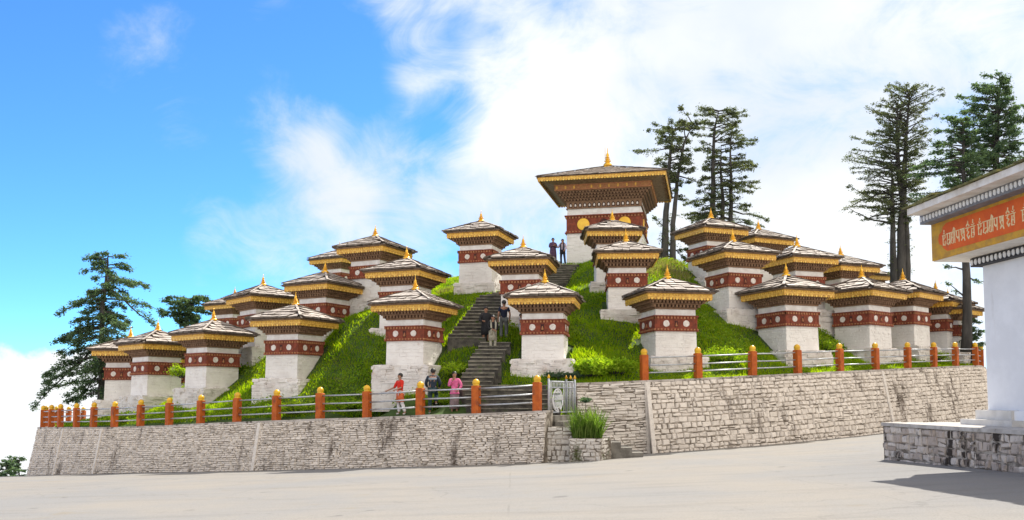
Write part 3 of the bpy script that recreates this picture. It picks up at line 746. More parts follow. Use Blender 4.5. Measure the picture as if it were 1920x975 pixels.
FLL = ['broad bottom flight of dark stone steps behind the railing', 'lower flight of mossy stone steps below the standing visitors', 'middle flight of mossy stone steps behind the visitors', 'hidden flight of steps passing behind the middle shrine', 'top flight of dark steps just below the pair on the summit']
for (a, b, wd), lab, n in zip(FL, FLL, (6, 11, 13, 13, 10)): flight('stone_stairs', a, b, wd, n, lab)

# ------------------------------------------------------------------ railings
def railing(posts, label, ph=1.28):
    o = posts[0]; root = empty('railing', o, 0, label, 'railing'); n = len(posts)
    for i, p in enumerate(posts):
        dirv_ = (posts[min(i+1, n-1)]-posts[max(i-1, 0)]); rz = math.atan2(dirv_.y, dirv_.x)
        mb = MB(); bw = .135
        mb.add([(sx*bw*s_, sy*bw*s_, z) for z, s_ in ((-.05, 1), (ph-.275, 1), (ph-.25, .86)) for sx, sy in ((-1, -1), (1, -1), (1, 1), (-1, 1))],
               [(0, 1, 5, 4), (1, 2, 6, 5), (2, 3, 7, 6), (3, 0, 4, 7), (4, 5, 9, 8), (5, 6, 10, 9), (6, 7, 11, 10), (7, 4, 8, 11), (8, 9, 10, 11)])
        po = mb.build('post', M['post'], root); po.location = p-o; po.rotation_euler = (R(random.uniform(-.8, .8)), R(random.uniform(-.8, .8)), rz)
        k = MB(); k.lathe([(.125, 0), (.13, .03), (.115, .045), (.135, .075), (.14, .12), (.13, .17), (.095, .22), (.05, .245), (.012, .262)], 14)
        kb = k.build('knob', M['goldpost'], po); kb.location = (0, 0, ph-.252)
        if i < n-1:
            q = posts[i+1]-o; p0 = p-o
            for hz in (.30, .60, .92):
                r = MB(); r.tube([p0+Vector((0, 0, hz)), (p0+q)/2+Vector((0, 0, hz-random.uniform(.0, .012))), q+Vector((0, 0, hz))], .03, 8); r.build('rail', M['rail'], root)
    return root
left_rail = railing(LP, 'railing of orange gold-topped posts with three grey rails left of the gate')
right_rail = railing(RP+[Vector((27.3, 51.6, RP[-1].z))], 'railing of orange gold-topped posts with grey rails right of the bush')

# ------------------------------------------------------------------ gate, entry steps, planter
def gate():
    a = at(1029, 778, 32.75); b = at(1062, 779, 33.9); c = at(1078, 779, 34.55)
    z0 = a.z; root = empty('gate', a, 0, 'grey metal gate with white scroll oval standing at the foot of the stairs', 'gate')
    def leaf(p, q, oval):
        p = p-a; q = q-a; p.z = q.z = .04; d = (q-p); L = d.length; u = d.normalized(); H = 1.22
        f = MB(); P = lambda s_, z: p+u*s_+Vector((0, 0, z))
        for s_ in (0, L): f.tube([P(s_, 0), P(s_, H+.08)], .036, 8)
        for z in (.05, .97, H-.03): f.tube([P(0, z), P(L, z)], .028, 8)
        lf = f.build('leaf_frame', M['steel'], root)
        g = MB(); n = max(4, int(L/.11))
        for i in range(1, n):
            s_ = L*i/n
            if oval and abs(s_-L/2) < L*.30: g.tube([P(s_, .97), P(s_, H)], .013, 6)
            else: g.tube([P(s_, .05), P(s_, H)], .013, 6)
        g.build('bars', M['steelwhite'], lf)
        kn = MB()
        for s_ in ([0, L] if oval else [0, L/2, L]): kn.lathe([(.03, 0), (.055, .05), (.03, .10), (.01, .15)], 8, 0, Matrix.Translation(P(s_, H+.08)))
        kn.build('spear_tip', M['goldpost'], lf)
        if oval:
            w_ = MB(); cx, cz, ra, rb_ = L/2, .50, L*.27, .42
            ov = lambda t, k=1.: P(cx+ra*k*math.cos(t), cz+rb_*k*math.sin(t))
            w_.tube([ov(2*math.pi*i/28) for i in range(29)], .028, 7)
            for j in range(-3, 4):                  # slanting wavy strips inside the oval
                pts_ = []
                for i in range(13):
                    t = -1+2*i/12; x = j*.24*ra+t*ra*.35+.07*ra*math.sin(t*8); z = t*rb_*.95
                    if (x/ra)**2+(z/rb_)**2 < .95: pts_.append(P(cx+x, cz+z))
                if len(pts_) > 2: w_.tube(pts_, .02, 6)
            w_.build('scroll_oval', M['steelwhite'], lf)
    leaf(a, b, True); leaf(b, c, False)
gate()
LZ = at(1050, 800, 32.4).z
def steps_entry():
    root = empty('stone_stairs', (2.2, 32.9, 0), 0, 'small flight of grey entry steps rising from the road behind the planter', 'stairs', 'entry steps')
    mb = MB(); zb = gz(4.4, 32.6)
    n = 6; x = 4.75; rise = (LZ-zb)/n
    for i in range(n):
        mb.box(x-.46-2.2, x-2.2, -.55, 1.0, -1.5, zb+rise*(i+1), 0, None, .008); x -= .40
    mb.build('treads', M['greystep'], root)
    lb = MB(); lb.box(-1.25, x-2.2+.02, -.6, 1.2, -1.5, LZ-.003, 0); lb.build('landing', M['greystep'], root)
    g = Vector((GATE_L.x, GATE_L.y, 0)); u = Vector((GATE_R.x-GATE_L.x, GATE_R.y-GATE_L.y, 0)).normalized(); nrm = Vector((u.y, -u.x, 0))
    for i in range(2):
        z1 = LZ+(GATE_L.z-LZ)*(i+1)/2-.02; q = MB(); o = g-Vector((2.2, 32.9, 0))
        vs = [o-u*.15+nrm*(.62-.32*i), o+u*2.35+nrm*(.62-.32*i), o+u*2.35-nrm*.3, o-u*.15-nrm*.3]
        vs = [v_+Vector((0, 0, LZ-.3)) for v_ in vs]+[v_+Vector((0, 0, z1)) for v_ in vs]
        q.add(vs, [(3, 2, 1, 0), (4, 5, 6, 7), (0, 1, 5, 4), (1, 2, 6, 5), (2, 3, 7, 6), (3, 0, 4, 7)]); q.build('gate_step', M['greystep'], root)
steps_entry()
def small_rubble(name, corners, z0, z1, label, cat, mat, seed, row, wid, cap=None, capm=None, proud=(.015, .035)):
    """low block of rubble on a convex footprint (counter-clockwise from above), with every side faced"""
    root = empty(name, (corners[0].x, corners[0].y, 0), 0, label, cat); o = Vector((corners[0].x, corners[0].y, 0)); mb = MB(); n = len(corners)
    for i in range(n):
        a, b = corners[i]-o, corners[(i+1) % n]-o; d = (b-a); nn_ = Vector((d.y, -d.x, 0)).normalized()
        zz0 = z0; rubble_strip(mb, [Vector((a.x, a.y, z1)), Vector((b.x, b.y, z1))], [Vector((a.x, a.y, zz0)), Vector((b.x, b.y, zz0))], [nn_], row, wid, .012, proud, 1, 0, seed+i, back=.2)
    mb.build('stone_facing', [M['mortar'], M[mat]], root)
    if cap is not None:
        cb = MB(); cc = sum((c for c in corners), Vector())/n-o; cc.z = 0
        vs = []
        for c in corners:
            q = c-o; q.z = 0; q = q+(q-cc).normalized()*.06; vs.append(q)
        lo = [q+Vector((0, 0, z1-.002)) for q in vs]; hi = [q+Vector((0, 0, z1+cap)) for q in vs]
        cb.add(lo+hi, [tuple(range(n))[::-1], tuple(range(n, 2*n))]+[(i, (i+1) % n, n+(i+1) % n, n+i) for i in range(n)]); cb.build('cap', M[capm], root)
    return root
pz1 = at(1068, 822, 31.5).z; px0 = at(1068, 840, 31.5); px1 = at(1127, 840, 31.3); px2 = at(1146, 840, 32.1)
small_rubble('planter', [Vector((px0.x, 31.5, 0)), Vector((px1.x, 31.3, 0)), Vector((px2.x, 32.15, 0)), Vector((px0.x+.1, 32.3, 0))], gz(2.4, 31.5)-.35, pz1, 'mossy white stone planter box at the foot of the entry steps', 'planter', 'planter', 31, (.10, .17), (.2, .45))
sw0 = at(1024, 830, 31.95); sw1 = at(1068, 830, 32.0)
small_rubble('stair_wall', [Vector((sw0.x, 31.95, 0)), Vector((sw1.x+.15, 32.0, 0)), Vector((sw1.x+.15, 32.25, 0)), Vector((sw0.x, 32.25, 0))], gz(1.5, 31.9)-.35, LZ+.01, 'low white stone wall between the left retaining wall and the planter', 'wall', 'planter', 41, (.13, .2), (.2, .4))

# ------------------------------------------------------------------ prayer-wheel pavilion on the right
PF = at(1658, 864, 24.4); E1 = Vector((.078, -1, 0)).normalized(); E2 = Vector((-E1.y, E1.x, 0))
if E2.x < 0: E2 = -E2
PO = Vector((PF.x, PF.y, 0))
rot_pav = math.atan2(E2.y, E2.x)
ptop = at(1658, 792, 24.4).z
def loc(px, py, D):
    q = at(px, py, D)-PO; return q.dot(E1), q.dot(E2), q.z
pc = [PO, PO+E1*16, PO+E1*16+E2*11, PO+E2*11]
plat = small_rubble('stone_platform', pc, -.6, ptop-.09, 'blackened rubble platform with a pale slab top carrying the white pavilion', 'platform', 'dirtyrubble', 51, (.16, .34), (.16, .46), .09, 'concrete', (.012, .05))
pav = empty('pavilion', PO, rot_pav, 'white prayer-wheel pavilion with orange lettered beam, cut off by the right edge', 'pavilion')
# local axes: x = to the right (E2), y = away from camera (-E1); the visible side faces -x
def PX(a): return -a                               # distance towards the camera along E1 -> local -y
aB, bB, zB = loc(1748, 490, 23.0)                   # far lower corner of the beam
OV = .84; bodyB = bB+OV; bodyA = aB+OV
wl = simple('pavilion_whitewash', (.79, .80, .82), (.72, .73, .75), 1.2, .9, bump=.12, bscale=20., stain=((.46, .43, .39), 1.6, .58, .80, (1, 1, .16)))
NEAR = 14.; FARX = 10.
zfr = at(1819, 500, 22.3).z
g = MB(); g.box(bodyB, FARX-1, -NEAR, -bodyA, ptop-.01, zfr+.02); g.build('wall', wl, pav)
g = MB(); g.box(bodyB-.13, FARX-.9, -NEAR-.1, -bodyA+.13, ptop+.0, ptop+.36); g.build('wall_base', wl, pav)
g = MB(); g.box(bodyB-.46, bodyB+1.6, -bodyA-1.6, -bodyA+.46, ptop-.02, ptop+.14); g.box(bodyB-.2, bodyB+1.6, -bodyA-1.2, -bodyA+.22, ptop+.13, ptop+.37); g.build('step', M['concrete'] if False else simple('cream_step', (.68, .65, .60), (.58, .55, .50), 3., .9), pav)
dk = simple('charcoal_frieze', (.055, .055, .062), (.035, .035, .04), 5., .8); gy = simple('grey_frieze', (.22, .225, .25), (.16, .165, .18), 5., .8); wo = simple('painted_oval', (.76, .77, .78), (.66, .67, .68), 6., .8)
def frieze(name, b0, a0, z0, z1, base, pitch, ow, oh):
    mb = MB(); mb.box(b0, FARX-1, -NEAR, -a0, z0, z1, 0)
    a = a0+pitch*.45
    n = 14
    def oval(cx, cz, O, U, N):
        vs = []
        for off, k in ((.004, 1.), (.022, .9)):
            for i in range(n):
                t_ = 2*math.pi*i/n; vs.append(O+U*(cx+ow*k*math.cos(t_))+Vector((0, 0, cz+oh*k*math.sin(t_)))+N*off)
        mb.add(vs, [tuple(range(n, 2*n))[::-1], ]+[(i, n+i, n+(i+1) % n, (i+1) % n) for i in range(n)], 1)
    zc = (z0+z1)/2
    while a < 11.5:
        oval(0, zc, Vector((b0, -a, 0)), Vector((0, 1, 0)), Vector((-1, 0, 0))); a += pitch
    x = b0+pitch*.45
    while x < FARX-1.2:
        oval(0, zc, Vector((x, -a0, 0)), Vector((1, 0, 0)), Vector((0, 1, 0))); x += pitch
    mb.build(name, [base, wo], pav)
frieze('lower_frieze', bodyB-.2, bodyA-.2, zfr, zB-.035, dk, .165, .056, .078)
g = MB(); g.box(bB+.03, FARX-.5, -NEAR, -aB-.03, zB-.02, zB+.02); g.build('beam_soffit', simple('cream_soffit', (.72, .69, .63), (.62, .58, .52), 4., .85), pav)
zP1 = at(1748, 421, 23.0).z
yel = simple('ochre_border', (.60, .33, .035), (.42, .23, .05), 4., .75, stain=((.22, .16, .07), 2., .58, .74, (1, 1, 1)))
org = simple('orange_panel', (.70, .13, .022), (.60, .095, .02), 2.5, .75, bump=.1, stain=((.50, .12, .04), 2., .58, .76, (1, 1, 1)))
let_m = simple('cream_lettering', (.80, .66, .40), (.70, .50, .24), 12., .8)
g = MB(); g.box(bB, FARX-.6, -NEAR, -aB, zB, zP1); beam = g.build('lettered_beam', yel, pav)
HB = zP1-zB
def facepoly(mb, poly, th, mi=0):                   # poly in (a, z); on the visible side face
    vs = [(bB-th, -a, z) for a, z in poly]; bk = [(bB+.01, -a, z) for a, z in poly]; k = len(poly)
    mb.add(vs+bk, [tuple(range(k))]+[(i, i+k, (i+1) % k+k, (i+1) % k) for i in range(k)], mi)
a_of = lambda px, th=0: next(a for a in [x*.004 for x in range(0, 3000)] if (lambda q: 960+F*q.x/(q.y*math.cos(PITCH)+(5.7-EYE)*math.sin(PITCH)))(PO+E1*(aB+a)+E2*bB) >= px)+aB
zl_, zh_ = zB+.16*HB, zB+.90*HB
g = MB(); a0 = a_of(1759)
facepoly(g, [(a0+.02, zB+.52*HB), (a0+.06, zB+.40*HB), (a0+.20, zB+.34*HB), (a0+.24, zB+.26*HB), (a0+.42, zl_), (13., zl_), (13., zh_), (a0+.40, zh_), (a0+.24, zB+.82*HB), (a0+.20, zB+.72*HB), (a0+.06, zB+.65*HB)], .008)
g.build('orange_panel', org, beam)
# mantra lettering in ornate strokes, cream on orange: seven letters, repeated
GL = [
 [[(0, .75), (1, .75)], [(.2, .75), (.2, .05)], [(.2, .42), (.75, .55), (.75, .75)], [(.2, .1), (.7, .0), (.8, .3)], [(.3, .9), (.5, .85), (.7, .9)], [(.5, 1.0), (.52, 1.12)]],
 [[(0, .8), (1, .8)], [(.85, .8), (.85, 0)], [(.2, .8), (.2, .35), (.85, .35)], [(.2, .35), (.05, .1), (.4, .0), (.85, .2)]],
 [[(0, .8), (1, .8)], [(.9, .8), (.9, 0)], [(.55, .8), (.55, 0)], [(.15, .75), (.15, .4), (.55, .45)], [(.15, .4), (.0, .1), (.3, .0)], [(.55, .85), (.7, 1.08), (.95, .95), (.9, .8)]],
 [[(0, .8), (1, .8)], [(.82, .8), (.82, 0)], [(.15, .8), (.2, .4), (.5, .25), (.82, .38)]],
 [[(0, .8), (1, .8)], [(.85, .8), (.85, .1)], [(.2, .75), (.2, .45), (.6, .5), (.6, .75)], [(.2, .45), (.5, .2), (.2, .02)], [(.5, .2), (.85, .1), (1.0, -.05)]],
 [[(0, .75), (1, .75)], [(.6, .75), (.3, .55), (.7, .45), (.3, .25), (.6, .0), (.9, .15)], [(.15, .9), (.3, 1.0), (.7, .95), (.85, .85)], [(.5, 1.02), (.55, 1.2)]],
 [[(0, .75), (1, .75)], [(.75, .75), (.75, .1)], [(.75, .55), (.25, .6), (.2, .35), (.75, .3)], [(.2, .3), (.15, .02), (.7, .0)], [(.2, .9), (.5, .84), (.8, .92)], [(.5, 1.0), (.55, 1.2)]],
]
g = MB(); rd = random.Random(3)
def stroke(pts, wd_):
    for (p0, p1) in zip(pts[:-1], pts[1:]):
        d = Vector((p1[0]-p0[0], p1[1]-p0[1])); L = d.length
        if L < 1e-6: continue
        d /= L; nrm = Vector((-d.y, d.x)); w0 = wd_*(1.25 if abs(d.y) > .6 else .75)
        a_ = Vector(p0)-d*wd_*.35; b_ = Vector(p1)+d*wd_*.35
        facepoly(g, [tuple(a_+nrm*w0/2), tuple(a_-nrm*w0/2), tuple(b_-nrm*w0*.4), tuple(b_+nrm*w0*.4)], .014+rd.uniform(0, .002))
bounds = [(1768, 1774.6), (1776, 1783), (1783.8, 1792), (1793.4, 1800.3), (1802, 1810), (1812, 1819.5), (1821, 1829.5), (1834, 1842.5), (1844, 1854), (1855, 1863), (1864, 1872), (1875, 1883), (1887, 1895), (1896.5, 1905)]
for i, (p0, p1) in enumerate(bounds+[(0, 0)]*14):
    if i and i % 7 == 0: g.build('lettering', let_m, beam); g = MB()
    if i < 14: x0, x1 = a_of(p0), a_of(p1); last = x1
    else:
        x0 = last+(.08 if i % 7 else .2); x1 = x0+.25; last = x1
    z0, hh = zB+.32*HB, .36*HB
    for st in GL[i % 7]: stroke([(x0+(x1-x0)*u, z0+hh*v_) for u, v_ in st], .032)
g.build('lettering', let_m, beam)
zF0 = at(1724, 421, 22.9).z; zF1 = at(1724, 405, 22.9).z; af, bf, _ = loc(1725, 421, 22.95)
frieze('upper_frieze', bf, af, zF0, zF1+.02, gy, .148, .052, .072)
zC0 = at(1701, 404, 22.8).z; zC1 = at(1701, 389, 22.8).z; ac, bc, _ = loc(1701, 404, 22.8)
g = MB(); g.box(bc, FARX, -NEAR, -ac, zC0, zC1-.05); g.build('white_fascia', simple('stained_fascia', (.75, .72, .68), (.60, .55, .49), 2., .9, stain=((.24, .17, .11), 2.6, .60, .74, (1, 1, .3))), pav)
g = MB(); rd = random.Random(8)
rise = .09
for k, (u0, dy) in enumerate([(j*.5-.1, 0) for j in range(30)]):       # eave slates along the visible side
    a0_ = ac+u0+rd.uniform(-.06, .06); z = zC1-.05+rd.uniform(-.005, .02); th = rd.uniform(.035, .06); o = rd.uniform(.0, .07)
    lo = [(bc-.03-o, -(a0_+.48), z), (bc+1.2, -(a0_+.48), z+1.2*rise), (bc+1.2, -a0_, z+1.2*rise), (bc-.03-o, -a0_, z)]; hi = [(x, y, zz+th) for x, y, zz in lo]
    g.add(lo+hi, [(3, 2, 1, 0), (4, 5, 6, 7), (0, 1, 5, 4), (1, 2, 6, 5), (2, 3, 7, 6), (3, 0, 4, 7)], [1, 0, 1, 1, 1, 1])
for c in range(8):
    for j in range(14):
        x0 = bc+.7+c*.55; y0 = -ac-.3-j*1.0-c*.25; zz = zC1-.03+(x0-bc)*rise
        g.add([(x0, y0-1.0, zz), (x0+.8, y0-1.0, zz+.8*rise-.02), (x0+.8, y0, zz+.8*rise-.02), (x0, y0, zz), (x0, y0-1.0, zz+.05), (x0+.8, y0-1.0, zz+.8*rise+.03), (x0+.8, y0, zz+.8*rise+.03), (x0, y0, zz+.05)],
              [(3, 2, 1, 0), (4, 5, 6, 7), (0, 1, 5, 4), (1, 2, 6, 5), (2, 3, 7, 6), (3, 0, 4, 7)], [1, 0, 1, 1, 1, 1])
zr_ = zC1-.06
g.add([(bc+.02, -ac, zr_), (FARX, -ac, zr_), (FARX, -NEAR, zr_), (bc+.02, -NEAR, zr_), (bc+4.5, -ac-4.5, zr_+4.4*rise), (FARX, -ac-4.5, zr_+4.4*rise), (FARX, -NEAR, zr_+4.4*rise), (bc+4.5, -NEAR, zr_+4.4*rise)], [(0, 1, 5, 4), (3, 0, 4, 7), (4, 5, 6, 7)], 1)
for j in range(20):                                  # far eave slates
    x0 = bc+j*.5; z = zC1-.05+rd.uniform(-.005, .02); th = .05
    lo = [(x0, -ac+.04, z), (x0+.48, -ac+.04, z), (x0+.48, -ac-1.2, z+1.2*rise), (x0, -ac-1.2, z+1.2*rise)]; hi = [(x, y, zz+th) for x, y, zz in lo]
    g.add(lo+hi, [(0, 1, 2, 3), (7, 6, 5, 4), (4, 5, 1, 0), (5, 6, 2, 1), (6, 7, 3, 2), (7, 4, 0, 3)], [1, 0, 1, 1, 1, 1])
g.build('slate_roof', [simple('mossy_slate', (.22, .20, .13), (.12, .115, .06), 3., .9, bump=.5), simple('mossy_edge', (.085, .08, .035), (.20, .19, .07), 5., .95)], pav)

# ------------------------------------------------------------------ grass, bushes and other plants
grassm = leafmat('grass_blade', (.20, .35, .012), (.07, .20, .010), (.32, .38, .04), .62, .8, (2.1, 1.9, .25))
drygrass = leafmat('dry_grass', (.30, .26, .10), (.22, .20, .07), (.34, .32, .16), .35, 1.)
bushm = leafmat('bush_leaf', (.24, .38, .025), (.14, .27, .02), (.36, .44, .05), .45, 1.5, (1.8, 1.8, .5))
firm = leafmat('fir_needles', (.10, .16, .12), (.062, .115, .095), (.145, .19, .11), .45, .5, (1.5, 1.6, .7))
fir2 = leafmat('olive_needles', (.120, .140, .090), (.080, .110, .075), (.16, .165, .10), .4, .5, (1.4, 1.5, .7))
def quat_rand(n):
    a = rng.normal(size=(n, 3)); return a/np.linalg.norm(a, axis=1)[:, None]
def leafcards(C_, nrm_up, L, Wd):
    """pointed 4-vert leaves: centre, long axis random, roughly facing nrm_up mix"""
    n = len(C_); ax = quat_rand(n); ax[:, 2] *= .6; ax /= np.linalg.norm(ax, axis=1)[:, None]
    o = quat_rand(n); sd = np.cross(ax, o); sd /= np.maximum(np.linalg.norm(sd, axis=1), 1e-6)[:, None]
    V_ = np.stack([C_-ax*L[:, None], C_+sd*Wd[:, None], C_+ax*L[:, None], C_-sd*Wd[:, None]], 1).reshape(-1, 3)
    return V_, np.arange(4*n).reshape(-1, 4)
def on_stair(x, y):
    z = np.zeros_like(x, bool)
    for a, b, wd in FL:
        f = np.clip((y-a.y)/(b.y-a.y), 0, 1); cx = a.x+(b.x-a.x)*f
        z |= (np.abs(x-cx) < wd/2+.06) & (y > a.y-.15) & (y < b.y+.35)
    return z
def in_shrine(x, y, m=1.10):
    z = np.zeros_like(x, bool)
    for p, rz, pl, lab, sk in SHR:
        c, s_ = math.cos(-rz), math.sin(-rz); u = (x-p.x)*c-(y-p.y)*s_; v = (x-p.x)*s_+(y-p.y)*c
        z |= (np.abs(u) < m*sk) & (np.abs(v) < m*sk)
    z |= np.hypot(x-MAIN.x, y-MAIN.y) < 2.4
    return z
# triangles of the mound surface, front half only
def tri_points(n):
    q = quads[:-len(pts)] if False else quads
    A, B, C_ = V[q[:, 0]], V[q[:, 1]], V[q[:, 2]]; D_ = V[q[:, 3]]
    T = np.concatenate([np.stack([A, B, C_], 1), np.stack([A, C_, D_], 1)])
    cen = T.mean(1); keep = cen[:, 1] < 60
    T = T[keep]; cen = cen[keep]
    ar = np.linalg.norm(np.cross(T[:, 1]-T[:, 0], T[:, 2]-T[:, 0]), axis=1)
    wgt = ar*(45./np.maximum(cen[:, 1], 30))**2; wgt /= wgt.sum()
    i = rng.choice(len(T), n, p=wgt); r1 = np.sqrt(rng.random(n)); r2 = rng.random(n)
    t = T[i]; return t[:, 0]*(1-r1)[:, None]+t[:, 1]*(r1*(1-r2))[:, None]+t[:, 2]*(r1*r2)[:, None]
def blades(P, h, wd, lean):
    n = len(P); a = rng.random(n)*2*np.pi; d = np.stack([np.cos(a), np.sin(a), np.zeros(n)], 1)
    b = rng.random(n)*2*np.pi; l = np.stack([np.cos(b), np.sin(b), np.zeros(n)], 1)*(lean*rng.random(n))[:, None]
    tip = P+(np.array([0, 0, 1.])+l)*h[:, None]
    V_ = np.stack([P-d*wd[:, None], P+d*wd[:, None], tip], 1).reshape(-1, 3)
    return V_, np.arange(3*n).reshape(-1, 3)
G = tri_points(330000)
def near_rail(x, y):
    z = np.zeros_like(x, bool)
    for a, b in zip(LP[:-1], LP[1:]):
        d = np.array([b.x-a.x, b.y-a.y]); f = np.clip(((x-a.x)*d[0]+(y-a.y)*d[1])/d.dot(d), 0, 1); z |= np.hypot(x-a.x-f*d[0], y-a.y-f*d[1]) < (1.5 if a.x > -6 else .6)
    return z
ok = ~near_rail(G[:, 0], G[:, 1]) & ~on_stair(G[:, 0], G[:, 1]) & ~in_shrine(G[:, 0], G[:, 1])
G = G[ok]; tuft = .5+.5*np.sin(G[:, 0]*1.7+np.sin(G[:, 1]*1.1)*2)*np.cos(G[:, 1]*1.4+np.sin(G[:, 0]*.8)*2)
h = (.07+.14*rng.random(len(G))**2)*(.6+.8*tuft); GV, GF = blades(G-np.array([0, 0, .02]), h, .016+.02*rng.random(len(G)), .9)
tag(npmesh('grass', GV, GF, grassm), 'bright green grass covering the whole mound', 'grass', kind='stuff')
WD = tri_points(26000); pn = np.sin(WD[:, 0]*.9+1.3*np.sin(WD[:, 1]*.7))+np.cos(WD[:, 1]*1.1+np.sin(WD[:, 0]*.6)*1.5)
WD = WD[(pn > .35) & ~near_rail(WD[:, 0], WD[:, 1]) & ~on_stair(WD[:, 0], WD[:, 1]) & ~in_shrine(WD[:, 0], WD[:, 1])]
WD = np.repeat(WD, 4, 0)+rng.normal(size=(len(WD)*4, 3))*np.array([.10, .10, .05])+np.array([0, 0, .16]); WV, WF = leafcards(WD, 0, .035+.05*rng.random(len(WD)), .018+.028*rng.random(len(WD)))
tag(npmesh('weeds', WV, WF, leafmat('weed_leaf', (.16, .30, .025), (.09, .20, .02), (.30, .36, .06), .45, 1.1, (1.8, 1.7, .4))), 'patches of low broad-leaved weeds in the grass of the mound', 'weeds', kind='stuff')
G2 = tri_points(9000); d = (np.hypot(G2[:, 0]-8.3, (G2[:, 1]-50.0)*.8) < 2.0) | (np.hypot(G2[:, 0]+3.0, G2[:, 1]-45.5) < 1.1)
G2 = tri_points(160000); d = (np.hypot(G2[:, 0]-8.4, (G2[:, 1]-50.6)*.8) < 1.9) | (np.hypot(G2[:, 0]+3.0, G2[:, 1]-45.8) < .9); G2 = G2[d & ~in_shrine(G2[:, 0], G2[:, 1])]
GV, GF = blades(G2, .15+.25*rng.random(len(G2)), .014+.012*rng.random(len(G2)), .8)
tag(npmesh('dry_grass', GV, GF, drygrass), 'patch of dry straw-coloured grass near the summit', 'grass', kind='stuff')

def bush(name, p, rx, ry, hz, n, label, cat='bush', leaf=(.05, .09), mat=None, group=None, stalks=14):
    root = empty(name, p, 0, label, cat, group)
    mb = MB()
    k = max(5, stalks*2); cl = []
    for i in range(k):
        a = rng.random()*6.28; r = math.sqrt(rng.random()); q = Vector((rx*r*math.cos(a), ry*r*math.sin(a), hz*(.45+.55*rng.random())*(1-.45*r*r)))
        mb.tube([(q.x*.35, q.y*.35, -.1), (q.x*.7, q.y*.7, q.z*.55), q], [.018, .013, .006], 5); cl.append(q)
    mb.build('stem', M['bark'], root)
    c = np.array([tuple(q) for q in cl]); i = rng.integers(0, k, n); f = rng.random(n)**.6
    C_ = c[i]*np.stack([.45+.55*f, .45+.55*f, f], 1)+rng.normal(size=(n, 3))*np.array([rx, ry, hz])*.10
    C_[:, 2] = np.maximum(C_[:, 2], .01)
    Lf = leaf[0]+(leaf[1]-leaf[0])*rng.random(n); V_, F_ = leafcards(C_, 0, Lf, Lf*.42)
    npmesh('foliage', V_, F_, mat or bushm, root); return root
bz = lambda x, y: hill(x, y)
def bush_at(px, py, D, *a, **k):
    q = at(px, py, D); q.z = max(q.z, hill(q.x, q.y)-.02) if D < 40 else q.z
    return bush(k.pop('name', 'bush'), q, *a, **k)
bush_at(1108, 712, 35.75, .85, .55, .72, 4200, label='bright leafy bush on the wall top right of the gate')
bush_at(1152, 716, 36.2, .95, .5, .55, 4200, label='yellow-green low bush left of the first post of the right railing')
bush_at(1060, 712, 35.7, .9, .3, .30, 900, label='dark trailing shrub in front of the plinth behind the gate', mat=firm)
for i, (px, py, D, rx, hz, n, lab) in enumerate([
    (1360, 690, 38.6, 1.0, .75, 1700, 'rounded green bush behind the second rail bay of the right railing'),
    (1545, 655, 44., .9, .7, 1000, 'small shaded bush between two front shrines on the right'),
    (1752, 672, 48.5, .8, .5, 700, 'yellow-leaved low bush by the seventh right post'),
    (560, 772, 37.8, 1.3, .5, 1700, 'low leafy patch behind the railing below the broad stepped plinth'),
    (650, 765, 37.0, .9, .45, 1200, 'leafy weeds behind the railing left of the cracked plinth'),
    (700, 745, 37.4, .8, .45, 900, 'leafy weeds against the left side of the cracked plinth'),
    (855, 700, 36.4, .6, .5, 900, 'bright leaves beside the lower stair flight'),
    (815, 755, 35.6, .7, .45, 900, 'yellow-green weeds behind the blue-jacketed visitor'),
    (350, 705, 46., 1.0, .7, 1000, 'green bush between the second and third shrines from the left'),
    (240, 790, 45.8, 1.1, .6, 1000, 'leafy bush behind the railing by the leftmost shrines'),
    (390, 775, 42., 1.0, .4, 900, 'low weeds along the left railing below the third shrine')]):
    bush_at(px, py, D, rx, .6, hz, n, label=lab, leaf=(.045, .085))
# agave-like grass plant in the planter
def grass_plant(p):
    root = empty('grass_plant', p, 0, 'spiky long-leaved grass plant growing in the stone planter', 'plant')
    Vv = []; Fv = []
    for i in range(620):
        a = rng.random()*6.28; r0 = rng.random()*.5; L = .7+.75*rng.random(); o = np.array([math.cos(a), math.sin(a), 0]); sd = np.array([-o[1], o[0], 0])
        b = np.array([(rng.random()-.5)*1.0, (rng.random()-.5)*.4, 0]); up = .62+.75*rng.random(); w0 = .016+.014*rng.random(); k = len(Vv)
        for j in range(5):
            t = j/4; q = b+o*(L*.62*t*(1.15-up*.5))+np.array([0, 0, L*up*(t*1.25-.55*t*t)]); ww = w0*(1-t*.92)
            Vv += [q-sd*ww, q+sd*ww]
        for j in range(4): Fv.append((k+2*j, k+2*j+1, k+2*j+3, k+2*j+2))
    npmesh('leaf_tuft', Vv, Fv, leafmat('strap_leaf', (.10, .19, .03), (.06, .13, .025), (.22, .27, .08), .4, 2.), root)
    mb = MB(); mb.tube([(.0, 0, 0), (-.03, 0, .7), (-.06, .02, 1.34)], [.014, .012, .008], 6); mb.build('flower_stalk', M['bark'], root)
    c = np.array([(-.06, .02, 1.36)])+rng.normal(size=(240, 3))*np.array([.08, .07, .04]); V_, F_ = leafcards(c, 0, np.full(240, .06), np.full(240, .022)); npmesh('seed_head', V_, F_, firm, root)
grass_plant(Vector((at(1101, 822, 31.8).x, 31.8, pz1-.01)))
mb = MB(); q0 = Vector((at(1101, 822, 31.8).x, 31.8, 0))

